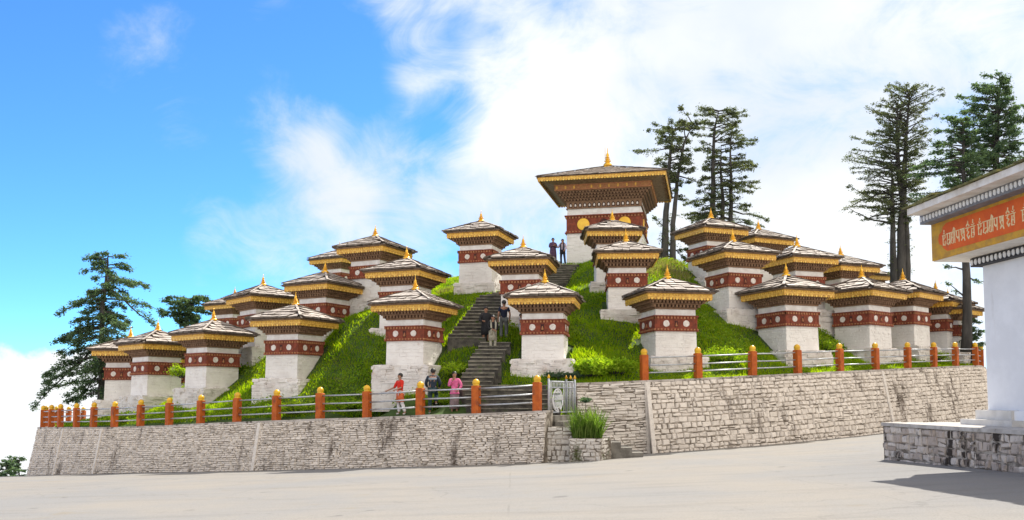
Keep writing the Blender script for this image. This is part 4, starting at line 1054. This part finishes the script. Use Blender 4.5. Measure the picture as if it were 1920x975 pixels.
# ------------------------------------------------------------------ trees
def conifer(label, D, trunks, prof, nl, seed, mat, ybase_skip=0., droop=.25, sprays=26, needle=(.10, .20), r0=.22, explicit=(), flat=.06, rise=(.05, .35), lenj=(.32, 1.12), fol0=.3, group='conifers around the mound', cat='tree', name='fir_tree', extra=None, twigw=.4):
    rd = random.Random(seed); g = np.random.default_rng(seed)
    base = at(*trunks[0][0], D); root = empty(name, base, 0, label, cat, group); s = F/D
    TR = []
    for i, t in enumerate(trunks):
        dd = D+(0 if i == 0 else rd.uniform(-.6, .6)); TR.append([at(px, py, dd)-base for px, py in t])
    mb = MB()
    for i, t in enumerate(TR):
        k = len(t); fine_ = []; rr = []
        for j in range(k-1):
            for f in (0, .25, .5, .75):
                q = t[j].lerp(t[j+1], f); w_ = .035*(j > 0 or f > 0); fine_.append(q+Vector((rd.uniform(-w_, w_), rd.uniform(-w_, w_), 0)))
        fine_.append(t[-1]); H = len(fine_)-1; R0 = r0*(1 if i == 0 else .8)
        rr = [R0*(1-.90*(j/H)**.85)+(.12*R0 if j == 0 else 0) for j in range(H+1)]
        mb.tube(fine_, rr, 9); TR[i] = fine_
    CV = []; 
    def pat(y):                                     # profile lookup
        for (y0, l0, r0_), (y1, l1, r1) in zip(prof[:-1], prof[1:]):
            if y0 <= y <= y1: f = (y-y0)/(y1-y0); return l0+(l1-l0)*f, r0_+(r1-r0_)*f
        return prof[-1][1:]
    def limb(p, az, L, e0, dr, th, dens):
        o = Vector((math.cos(az), math.sin(az), 0)); sdv = Vector((-o.y, o.x, 0)); pts_ = []; bend = rd.uniform(-.15, .15)
        for j in range(7):
            t = j/6; pts_.append(p+o*(L*t)+sdv*(bend*L*t*t)+Vector((0, 0, L*(e0*t-dr*t*t)))+Vector((0, 0, rd.uniform(-.03, .03)*L*(0 < j))))
        mb.tube(pts_, [max(.008, th*(1-.85*j/6)) for j in range(7)], 5)
        n = max(4, int(dens*L))
        for k in range(n):
            t = fol0+(1-fol0)*rd.random()**.8; i = min(5, int(t*6)); q = pts_[i].lerp(pts_[i+1], t*6-i)
            sgn = rd.choice((-1, 1)); tw = L*twigw*(1.15-t)*rd.uniform(.5, 1.)+.12; ang = az+sgn*rd.uniform(.25, 1.2)
            u = np.array([math.cos(ang), math.sin(ang), rd.uniform(-.18, .12)])
            m_ = sprays; f = g.random(m_)[:, None]
            c = np.array(q)[None, :]+u[None, :]*tw*f+g.normal(size=(m_, 3))*np.array([.09, .09, flat])*(.6+tw*.35)-np.array([0, 0, .10])*tw*f*f
            CV.append(np.c_[c, np.tile(u, (m_, 1))])
        tip = pts_[-1]; c = np.array(tip)[None, :]+g.normal(size=(sprays, 3))*np.array([.13, .13, flat]); CV.append(np.c_[c, np.tile([o.x, o.y, -.1], (sprays, 1))])
    y0, y1 = prof[0][0], prof[-1][0]
    for i in range(nl):
        f = (i+rd.random())/nl; y = y0+(y1-y0)*f**.9
        cand = []
        for t in TR:
            for a, b in zip(t[:-1], t[1:]):
                za, zb = a.z+base.z, b.z+base.z; zt = EYE+(raydir(960, y).z/raydir(960, y).y)*D
                if min(za, zb) <= zt <= max(za, zb): cand.append(a.lerp(b, (zt-za)/(zb-za) if abs(zb-za) > 1e-6 else 0))
        if not cand: cand = [TR[0][-1]]
        p = rd.choice(cand); az = rd.uniform(0, 2*math.pi); l, r = pat(y); cx = math.cos(az)
        px_ = 960+F*(p.x+base.x)/D
        ext = ((r-px_) if cx > 0 else (px_-l))/s; mean = max(.3, ((r-l)/2)/s)
        L = max(.25, (abs(cx)*ext+(1-abs(cx))*mean*.8)*rd.uniform(*lenj))
        fy = (y-y0)/(y1-y0); e = rise[1]+(rise[0]-rise[1])*fy
        limb(p, az, L, e+rd.uniform(-.1, .1), droop*rd.uniform(.6, 1.3), .035+.010*L, 5.5)
    for (px, py, qx, qy, dr, dn) in explicit:       # particular boughs seen in the photo
        p = at(px, py, D)-base; q = at(qx, qy, D)-base; v = q-p; az = math.atan2(rd.uniform(-.25, .25)*abs(v.x), v.x); L = max(.3, math.hypot(v.x, 0))
        limb(p, az, L, v.z/L+dr, dr, .06+.008*L, dn)
    for (ya, yb, n_, wd_) in (extra or []):
        for i in range(n_):
            zt = at(960, rd.uniform(ya, yb), D).z-base.z; t = rd.choice(TR); j = min(range(len(t)), key=lambda q: abs(t[q].z-zt)); az = rd.uniform(0, 6.28)
            q = np.array([t[j].x, t[j].y, zt+rd.uniform(-.3, .3)]); u = np.array([math.cos(az), math.sin(az), -.3]); f = g.random(sprays)[:, None]
            CV.append(np.c_[q+u*f*wd_+g.normal(size=(sprays, 3))*.08, np.tile(u, (sprays, 1))])
    mb.build('trunk', M['bark'], root)
    A = np.concatenate(CV); C_ = A[:, :3]; u = A[:, 3:]+g.normal(size=(len(A), 3))*.45; u /= np.linalg.norm(u, axis=1)[:, None]
    L = needle[0]+(needle[1]-needle[0])*g.random(len(A)); o = g.normal(size=(len(A), 3))*.55+np.array([0, 0, 1.]); sd = np.cross(u, o); sd /= np.maximum(np.linalg.norm(sd, axis=1), 1e-6)[:, None]
    Wd = L*(.22+.14*g.random(len(A)))
    V_ = np.stack([C_-u*L[:, None]*.5, C_+sd*Wd[:, None], C_+u*L[:, None]*.5, C_-sd*Wd[:, None]], 1).reshape(-1, 3)
    npmesh('crown', V_, np.arange(len(V_)).reshape(-1, 4), mat, root)
    return root
# left fir with the long drooping bough
conifer('large dark fir with a long drooping bough at the left end of the mound', 54.5, [[(189, 800), (191, 740), (190, 650), (193, 570), (200, 510), (204, 474)]],
        [(474, 178, 240), (500, 150, 255), (540, 135, 285), (590, 115, 295), (640, 95, 300), (690, 85, 265), (735, 90, 235)], 120, 3, firm, r0=.30, droop=.30, rise=(-.15, .18), sprays=34, needle=(.09, .19), flat=.10, fol0=.18,
        explicit=[(190, 640, 70, 765, .1, 5), (190, 655, 92, 720, .05, 5), (192, 690, 140, 755, .1, 4), (190, 610, 108, 640, .05, 5), (196, 545, 112, 590, .1, 5), (196, 530, 292, 620, .1, 5)])
conifer('small flat-topped fir showing over the far left shrines', 70., [[(350, 760), (352, 640), (352, 600), (356, 560)]], [(556, 318, 400), (570, 304, 408), (592, 304, 385), (608, 322, 372)], 70, 5, firm, r0=.30, droop=.08, rise=(.0, .12), sprays=30, needle=(.11, .22), flat=.1)
conifer('gnarled sparse tree with two bare trunks right beside the big temple', 68., [[(1246, 500), (1248, 420), (1254, 330), (1258, 280), (1262, 245)], [(1262, 500), (1262, 420), (1270, 340), (1282, 270), (1300, 232)]],
        [(218, 1262, 1335), (240, 1215, 1320), (265, 1190, 1300), (300, 1184, 1300), (345, 1235, 1318), (372, 1236, 1300)], 88, 7, fir2, r0=.34, droop=.05, rise=(.05, .35), sprays=24, needle=(.09, .18), fol0=.4, flat=.09, extra=[(400, 500, 60, .6)],
        explicit=[(1250, 470, 1300, 470, .1, 9), (1252, 455, 1286, 490, .1, 9), (1248, 465, 1226, 480, .0, 9), (1250, 430, 1228, 408, .0, 7), (1256, 440, 1300, 450, .1, 8), (1252, 490, 1290, 505, .1, 9), (1255, 480, 1230, 500, .1, 9), (1270, 330, 1312, 345, .1, 5)])
conifer('tall sparse tree of three thin trunks right of the gnarled one', 70., [[(1338, 470), (1337, 380), (1337, 300), (1340, 240), (1348, 208)], [(1356, 470), (1355, 380), (1352, 320), (1352, 272)], [(1370, 470), (1371, 380), (1370, 300), (1370, 246)]],
        [(198, 1330, 1382), (222, 1308, 1402), (250, 1300, 1432), (285, 1305, 1420), (330, 1312, 1424), (370, 1292, 1420), (400, 1278, 1440), (425, 1280, 1436)], 140, 9, fir2, r0=.30, droop=.10, rise=(.0, .3), sprays=22, needle=(.09, .18), fol0=.35, flat=.09, extra=[(320, 450, 80, .6)],
        explicit=[(1370, 395, 1438, 412, .05, 6), (1336, 400, 1284, 400, .05, 6), (1371, 340, 1424, 352, .05, 5)])
conifer('tallest multi-trunked cypress standing alone behind the right shrines', 60., [[(1690, 560), (1690, 440), (1695, 330), (1700, 250), (1706, 168)], [(1676, 560), (1674, 450), (1672, 360), (1672, 300)], [(1700, 560), (1700, 440), (1686, 330), (1682, 240), (1684, 190)]],
        [(164, 1688, 1732), (185, 1672, 1762), (215, 1655, 1778), (250, 1640, 1768), (285, 1618, 1752), (310, 1606, 1752), (345, 1612, 1745), (365, 1604, 1740), (400, 1622, 1725), (420, 1655, 1715)], 285, 11, fir2, r0=.36, droop=.04, rise=(.08, .55), sprays=15, needle=(.07, .15), fol0=.3, flat=.07, twigw=.28, extra=[(330, 540, 150, .4)],
        explicit=[(1676, 385, 1592, 350, -.1, 7), (1676, 355, 1585, 390, .1, 4), (1672, 420, 1592, 385, -.3, 3), (1674, 400, 1620, 410, .1, 5), (1675, 440, 1692, 420, .1, 10), (1700, 450, 1680, 470, .2, 9), (1676, 470, 1668, 500, .2, 9)])
conifer('dense dark fir rising behind the pavilion roof', 52., [[(1868, 640), (1868, 450), (1868, 300), (1870, 200), (1876, 150)]],
        [(146, 1862, 1900), (175, 1828, 1915), (210, 1808, 1940), (250, 1800, 1950), (300, 1795, 1960), (340, 1790, 1960)], 170, 13, firm, r0=.36, droop=.12, rise=(.0, .45), sprays=26, needle=(.08, .17), flat=.08)
conifer('shorter fir between the lone cypress and the pavilion roof', 50., [[(1812, 660), (1812, 520), (1808, 400), (1806, 300), (1806, 225)]],
        [(222, 1790, 1825), (250, 1770, 1840), (290, 1745, 1850), (330, 1728, 1860), (370, 1722, 1870), (400, 1728, 1860)], 130, 15, firm, r0=.30, droop=.16, rise=(-.05, .35), sprays=22, needle=(.08, .17), flat=.08,
        explicit=[(1808, 505, 1775, 500, .1, 5), (1812, 520, 1835, 530, .1, 5), (1812, 560, 1780, 530, .0, 4)])
conifer('dark bushy young fir at the foot of the trunk left of the pavilion', 51., [[(1822, 690), (1822, 640), (1822, 598)]], [(596, 1812, 1836), (620, 1800, 1848), (655, 1800, 1850)], 22, 17, firm, r0=.10, droop=.2, sprays=18, needle=(.10, .2), group=None, name='shrub', cat='shrub')
for i, (px, py, D, lab) in enumerate([(12, 866, 66., 'treetop peeping over the far edge of the plaza, leftmost'), (36, 858, 72., 'treetop peeping over the far edge of the plaza, next to the wall end')]):
    conifer(lab, D, [[(px, 960), (px, 900), (px, py-4)]], [(py, px-14, px+12), (py+10, px-24, px+22), (py+40, px-34, px+34)], 26, 19+i, firm, r0=.12, droop=.15, sprays=18, needle=(.12, .24), group='treetops below the plaza edge')

# ------------------------------------------------------------------ visitors
skinm = simple('skin', (.36, .19, .12), (.30, .15, .09), 8., .55, spec=.4)
hairm = simple('black_hair', (.018, .015, .014), (.01, .009, .009), 12., .5, spec=.4)
def cloth(name, c, c2=None, stain=None): return simple(name, c, c2 or tuple(x*.7 for x in c), 7., .85, bump=.3, bscale=18., stain=stain)
def skin_mesh(V_, E_, Rr, root=0, levels=1):
    me = bpy.data.meshes.new('t'); me.from_pydata([tuple(v) for v in V_], E_, []); o = bpy.data.objects.new('t', me); COL.objects.link(o)
    sk = o.modifiers.new('s', 'SKIN'); sk.use_smooth_shade = True; sk.branch_smoothing = .3
    for i, d in enumerate(me.skin_vertices[0].data):
        r = Rr[i]; d.radius = r if isinstance(r, tuple) else (r, r); d.use_root = (i == root)
    sb = o.modifiers.new('b', 'SUBSURF'); sb.levels = levels
    dg = bpy.context.evaluated_depsgraph_get(); dg.update()
    out = bpy.data.meshes.new_from_object(o.evaluated_get(dg)); bpy.data.objects.remove(o); bpy.data.meshes.remove(me)
    return out
def person(foot, rz, label, H=1.7, pose=None, top=None, legs=None, robe=None, skirt=None, shoes=(.03, .03, .035), long_hair=False, shawl=None, stripe=None, bag=None, child=False, hair=True, apron=None):
    root = empty('person', foot, rz, label, 'person', 'visitors'); k = H/1.7
    J = dict(pelvis=(0, 0, .92), spine=(0, 0, 1.10), chest=(0, .0, 1.30), neck=(0, .0, 1.44), jaw=(0, -.025, 1.51), head=(0, -.015, 1.585), crown=(0, .0, 1.645),
             shL=(-.17, 0, 1.385), shR=(.17, 0, 1.385), elL=(-.235, .03, 1.11), elR=(.235, .03, 1.11), wrL=(-.245, -.06, .87), wrR=(.245, -.06, .87),
             hipL=(-.09, 0, .89), hipR=(.09, 0, .89), knL=(-.10, -.03, .49), knR=(.10, -.03, .49), anL=(-.10, .02, .08), anR=(.10, .02, .08), toL=(-.12, -.13, .03), toR=(.12, -.13, .03))
    J.update({a: b for a, b in (pose or {}).items() if a != 'look'}); J = {n: Vector(p)*k for n, p in J.items()}
    names = list(J); V_ = [J[n] for n in names]; ix = {n: i for i, n in enumerate(names)}
    rad = dict(pelvis=(.135, .10), spine=(.12, .09), chest=(.14, .095), neck=.05, jaw=(.062, .07), head=(.080, .095), crown=(.062, .075), shL=.06, shR=.06, elL=.042, elR=.042, wrL=.028, wrR=.028,
               hipL=.082, hipR=.082, knL=.055, knR=.055, anL=.038, anR=.038, toL=.03, toR=.03)
    Rr = [tuple(x*k for x in rad[n]) if isinstance(rad[n], tuple) else rad[n]*k for n in names]
    E_ = [('pelvis', 'spine'), ('spine', 'chest'), ('chest', 'neck'), ('neck', 'jaw'), ('jaw', 'head'), ('head', 'crown')]
    for s_ in 'LR': E_ += [('chest', 'sh'+s_), ('sh'+s_, 'el'+s_), ('el'+s_, 'wr'+s_), ('pelvis', 'hip'+s_), ('hip'+s_, 'kn'+s_), ('kn'+s_, 'an'+s_), ('an'+s_, 'to'+s_)]
    E_ = [(ix[a], ix[b]) for a, b in E_]
    hd = J['head']; n_ = (J['head']-J['neck']).normalized()
    fwd = Vector(pose.get('look', (0, -1, 0)) if pose else (0, -1, 0)).normalized()
    V_.append(hd+fwd*.108*k-n_*.01); Rr.append(.014*k); E_.append((ix['head'], len(V_)-1))           # nose
    side = fwd.cross(Vector((0, 0, 1))).normalized()
    for sg in (1, -1): V_.append(hd+side*sg*.09*k-fwd*.01); Rr.append(.016*k); E_.append((ix['head'], len(V_)-1))   # ears
    for s_ in 'LR':                                  # palm, four unequal bent fingers, thumb from the side of the palm
        wr = J['wr'+s_]; d = (wr-J['el'+s_]).normalized(); sd = d.cross(Vector((0, 1, .2))).normalized(); cu = d.cross(sd).normalized()
        if cu.y > 0: cu = -cu
        V_.append(wr+d*.055*k); Rr.append((.034*k, .018*k)); pi = len(V_)-1; E_.append((ix['wr'+s_], pi))
        for j, L in enumerate((.066, .076, .071, .056)):
            a = V_[pi]+d*.035*k+sd*(j-1.5)*.019*k; b = a+(d*.75+cu*.4).normalized()*L*.55*k; c = b+(d*.35+cu*.8).normalized()*L*.5*k
            for q, r in ((a, .0095), (b, .0085), (c, .007)): V_.append(q); Rr.append(r*k)
            m_ = len(V_); E_ += [(pi, m_-3), (m_-3, m_-2), (m_-2, m_-1)]
        ts = -1 if s_ == 'L' else 1
        a = wr+d*.03*k-sd*.032*k; b = a+(d*.7-sd*.5+cu*.3).normalized()*.04*k
        V_ += [a, b]; Rr += [.011*k, .0085*k]; E_ += [(ix['wr'+s_], len(V_)-2), (len(V_)-2, len(V_)-1)]
    me = skin_mesh(V_, E_, Rr, ix['pelvis']); me.materials.append(skinm); link('body', me, root)
    def part(nm, joints, edges, radii, mat, grow=1.0):
        ids = {n: i for i, n in enumerate(joints)}
        m_ = skin_mesh([J[n] if isinstance(n, str) else n for n in joints], [(ids[a], ids[b]) for a, b in edges], [tuple(x*k*grow for x in r) if isinstance(r, tuple) else r*k*grow for r in radii]); m_.materials.append(mat); return link(nm, m_, root)
    if top:
        J['waist'] = J['pelvis'].lerp(J['spine'], .05)
        for s_ in 'LR': J['cuff'+s_] = J['wr'+s_].lerp(J['el'+s_], top[1])
        js = ['spine', 'waist', 'chest', 'neck', 'shL', 'elL', 'cuffL', 'shR', 'elR', 'cuffR']
        ed = [('waist', 'spine'), ('spine', 'chest'), ('chest', 'neck'), ('chest', 'shL'), ('shL', 'elL'), ('elL', 'cuffL'), ('chest', 'shR'), ('shR', 'elR'), ('elR', 'cuffR')]
        if top[1] > .9:                              # short sleeves end above the elbow
            for s_ in 'LR': J['cuff'+s_] = J['el'+s_].lerp(J['sh'+s_], .25)
            js = ['spine', 'waist', 'chest', 'neck', 'shL', 'cuffL', 'shR', 'cuffR']; ed = [('waist', 'spine'), ('spine', 'chest'), ('chest', 'neck'), ('chest', 'shL'), ('shL', 'cuffL'), ('chest', 'shR'), ('shR', 'cuffR')]
        rd_ = {'spine': (.150, .118), 'waist': (.158, .125), 'chest': (.18, .132), 'neck': .058, 'shL': .082, 'shR': .082, 'elL': .064, 'elR': .064, 'cuffL': .052, 'cuffR': .052}
        part('top', js, ed, [rd_[j] for j in js], top[0])
    def rings(nm, rs, mat, T=None):                  # cloth hung from the body: elliptical rings (rx, ry, cx, cy, z) with folds
        mb = MB(); n = 28; vs = []; fs = []; q = random.Random(nm+label)
        ph = q.random()*6
        for i, (rx, ry, cx, cy, z) in enumerate(rs):
            fo = .035*i/len(rs)
            for j in range(n):
                a = 2*math.pi*j/n; f = 1+fo*math.sin(7*a+ph)+fo*.6*math.sin(11*a); vs.append(((cx+rx*f*math.cos(a))*k, (cy+ry*f*math.sin(a))*k, z*k))
        for i in range(len(rs)-1):
            for j in range(n): fs.append((i*n+j, (i+1)*n+j, (i+1)*n+(j+1) % n, i*n+(j+1) % n))
        fs.append(tuple(range(n))); fs.append(tuple((len(rs)-1)*n+j for j in range(n))[::-1]); mb.add(vs, fs, 0, T, True); return mb.build(nm, mat, root)
    if legs:
        for s_ in 'LR': J['hem'+s_] = J['an'+s_].lerp(J['kn'+s_], .06)
        js = ['pelvis', 'hipL', 'knL', 'hemL', 'hipR', 'knR', 'hemR']
        part('trousers', js, [('pelvis', 'hipL'), ('hipL', 'knL'), ('knL', 'hemL'), ('pelvis', 'hipR'), ('hipR', 'knR'), ('knR', 'hemR')], [(.145, .118), .105, .078, .070, .105, .078, .070], legs)
    if robe: rings('robe', [(.05, .05, 0, 0, 1.46), (.17, .10, 0, 0, 1.41), (.19, .13, 0, 0, 1.27), (.185, .135, 0, 0, 1.05), (.20, .155, 0, 0, .90), (.215, .165, 0, 0, .72), (.225, .17, 0, 0, robe[1])], robe[0])
    if skirt: rings('skirt', [(.15, .12, 0, 0, 1.0), (.18, .145, 0, 0, .9), (.185, .15, 0, 0, .6), (.20, .16, 0, 0, skirt[1])], skirt[0])
    if apron: rings('tunic_hem', [(.165, .13, 0, 0, 1.0), (.185, .15, 0, 0, .85), (.20, .165, 0, 0, apron[1])], apron[0])
    if shawl:
        mb = MB(); vs = []
        for sx in (-1, 1):
            q0 = [Vector((sx*.05, .045, 1.47)), Vector((sx*.10, -.03, 1.44)), Vector((sx*.11, -.135, 1.33)), Vector((sx*.10, -.155, 1.12)), Vector((sx*.095, -.165, .80))]
            mb.tube([q*k for q in q0], [.03*k, .045*k, .045*k, .04*k, .05*k], 7)
        mb.build('shawl', shawl, root)
    if stripe: rings('shoulder_stripe', [(.186, .137, 0, 0, 1.34), (.194, .145, 0, 0, 1.30), (.19, .142, 0, 0, 1.255)], stripe, Matrix.Translation(J['chest']-Vector((0, 0, 1.30*k))))
    sm_ = simple('shoe_'+label[:6].replace(' ', '_'), shoes, None, 6., .5)
    for s_ in 'LR':
        m_ = skin_mesh([J['an'+s_]-Vector((0, 0, .02*k)), J['an'+s_].lerp(J['to'+s_], .5)-Vector((0, 0, .012*k)), J['to'+s_]], [(0, 1), (1, 2)], [.048*k, .045*k, (.042*k, .03*k)]); m_.materials.append(sm_); link('shoe', m_, root)
    if hair:
        mb = MB(); c = J['head']+n_*.028*k-fwd*.022*k; vs = []; fs = []; n = 14; m_ = 8
        for i in range(m_):
            for j in range(n):
                a = 2*math.pi*j/n; bk = .5-.5*(math.cos(a)*fwd.x+math.sin(a)*fwd.y); ph = math.pi*.5-(i/(m_-1))*(math.pi*.5-.25+bk**1.5*1.15)
                vs.append((c.x+.098*k*math.cos(ph)*math.cos(a), c.y+.108*k*math.cos(ph)*math.sin(a), c.z+.105*k*math.sin(ph)))
        for i in range(m_-1):
            for j in range(n): fs.append((i*n+j, i*n+(j+1) % n, (i+1)*n+(j+1) % n, (i+1)*n+j)[::-1])
        fs.append(tuple((m_-1)*n+j for j in range(n))); mb.add(vs, fs, 0, None, True)
        if long_hair: mb.tube([J['head']-fwd*.07*k+n_*.03*k, J['neck']-fwd*.085*k, J['neck']-fwd*.10*k-Vector((0, 0, .14*k))], [.07*k, .065*k, .02*k], 9)
        mb.build('hair', hairm, root)
    mb = MB()
    for sg in (1, -1): mb.lathe([(.003, -.010), (.010, -.006), (.012, 0), (.010, .006), (.003, .010)], 8, 0, Matrix.Translation(J['head']+fwd*.088*k+side*sg*.034*k+Vector((0, 0, .012*k))))
    mb.build('eyes', hairm, root)
    mb = MB(); c = J['jaw']+fwd*.075*k; mb.tube([c-side*.025*k, c+fwd*.004, c+side*.025*k], [.004*k, .008*k, .004*k], 6); mb.build('mouth', simple('lips', (.30, .09, .07), None, 5., .5), root)
    return root
def footz(px, py, D): return at(px, py, D)
red = cloth('red_shirt', (.72, .035, .018)); orange_ = cloth('orange_cloth', (.70, .16, .06)); white = cloth('white_cloth', (.74, .73, .76)); navy = cloth('navy_jacket', (.022, .035, .055)); teal = cloth('teal_trousers', (.03, .06, .07))
pink = cloth('pink_blouse', (.72, .15, .33)); greysk = cloth('grey_skirt', (.26, .19, .20)); grey = cloth('grey_trousers', (.13, .14, .14)); black = cloth('black_robe', (.022, .022, .026)); khaki = cloth('beige_dress', (.40, .38, .30))
purple = cloth('plum_robe', (.10, .055, .10), (.06, .03, .06)); lav = cloth('lavender_jacket', (.50, .43, .52)); navy2 = cloth('navy_polo', (.014, .02, .045)); bluegrey = cloth('blue_grey_panel', (.30, .36, .42)); dark = cloth('dark_leggings', (.03, .028, .04))
def walkway(px, py, D): q = at(px, py, D); return q
# by the railing (floor = inside edge of the wall top)
f = at(750, 778, 34.75); f.z = hill(f.x, f.y)+.0
zt = lambda px: None
def on_top(px, D, base): q = at(px, base, D); return q
person(on_top(750, 34.9, 777.5), R(-52), 'man in a red shirt and white trousers leaning one hand on the railing', 1.62,
       dict(elL=(-.30, -.10, 1.12), wrL=(-.36, -.36, 1.0), elR=(.22, -.05, 1.12), wrR=(.14, -.28, 1.02), anR=(.16, .16, .08), toR=(.17, .02, .03), knR=(.13, .0, .49), look=(-.3, -1, 0)), top=(red, .9), legs=white, apron=(orange_, .52), shoes=(.6, .6, .62))
mb = MB()
person(on_top(811, 34.6, 776), R(180), 'man in a navy jacket with pale shoulder band, seen from behind at the railing', 1.78,
       dict(knL=(-.12, -.26, .72), anL=(-.12, -.08, .42), toL=(-.12, -.24, .38), elL=(-.27, -.06, 1.12), wrL=(-.22, -.26, 1.0), elR=(.27, -.06, 1.12), wrR=(.22, -.26, 1.0), chest=(0, -.06, 1.30), neck=(0, -.1, 1.43), jaw=(0, -.14, 1.49), head=(0, -.13, 1.57), crown=(0, -.12, 1.63), shL=(-.18, -.06, 1.38), shR=(.18, -.06, 1.38)), top=(navy, .05), legs=teal, stripe=bluegrey, shoes=(.5, .5, .5))
person(on_top(852, 34.0, 776.5), R(-12), 'woman in a pink blouse and grey skirt raising a hand to her face', 1.62,
       dict(elR=(.30, .0, 1.13), wrR=(.20, -.10, .98), elL=(-.20, -.13, 1.12), wrL=(-.03, -.20, 1.36)), top=(pink, .05), skirt=(greysk, .22), long_hair=True, shoes=(.05, .06, .12), apron=(pink, .80))
# on the stairway
def step_at(px, D):
    q = at(px, 600, D)
    for a, b, wd in FL:
        if a.y-.1 <= D <= b.y+.3: f = (D-a.y)/(b.y-a.y); q.z = a.z+(b.z-a.z)*f+.1; return q
    return q
person(at(911, 650, 38.1), R(4), 'man in a knee-length black robe with a white cuff coming down the steps', 1.72, dict(elL=(-.27, -.08, 1.12), wrL=(-.12, -.24, 1.08), knR=(.10, -.08, .5), toR=(.11, -.2, .0)), robe=(black, .50), top=(black, .12), shoes=(.02, .02, .02))
person(at(924, 661, 37.1), R(12), 'shorter woman in a beige dress and dark jacket descending in front of the black-robed man', 1.58, dict(elL=(-.22, -.06, 1.10), wrL=(-.05, -.2, 1.04), elR=(.22, -.06, 1.10), wrR=(.10, -.2, .98), head=(0, -.05, 1.57), jaw=(0, -.06, 1.50)), top=(black, .05), legs=khaki, apron=(khaki, .55), shawl=khaki, shoes=(.03, .03, .03))
person(at(945, 639, 38.3), R(186), 'man in a navy short-sleeved shirt and grey trousers seen from behind on the steps', 1.76, dict(knR=(.11, -.10, .52), anR=(.12, .06, .10), elL=(-.25, .04, 1.12), wrL=(-.23, -.02, .88)), top=(navy2, 1.), legs=grey, shoes=(.03, .03, .03))
person(at(976, 633, 38.9), R(70), 'child in white beside the roof of the front shrine right of the steps', 1.05, dict(elL=(-.2, -.15, 1.15), wrL=(-.12, -.32, 1.1)), top=(white, .05), legs=white, shoes=(.25, .08, .06), child=True)
# on the summit
person(at(1037, 498.5, 54.0), R(14), 'person in a plum robe with folded hands at the top of the stairway', 1.72, dict(elL=(-.26, -.06, 1.12), wrL=(-.02, -.19, 1.22), elR=(.25, -.04, 1.12), wrR=(.05, -.19, 1.20)), robe=(purple, .42), top=(purple, .05), shoes=(.03, .03, .03))
person(at(1055, 497.5, 53.8), R(-20), 'woman in a lavender jacket and dark trousers beside the big temple', 1.62, dict(elR=(.25, -.02, 1.12), wrR=(.18, -.16, .95), elL=(-.26, -.08, 1.14), wrL=(-.30, -.26, 1.18), anR=(.16, .05, .08), knR=(.13, .0, .49)), top=(lav, .05), legs=dark, apron=(dark, .74), shawl=dark, long_hair=True, shoes=(.02, .02, .02))
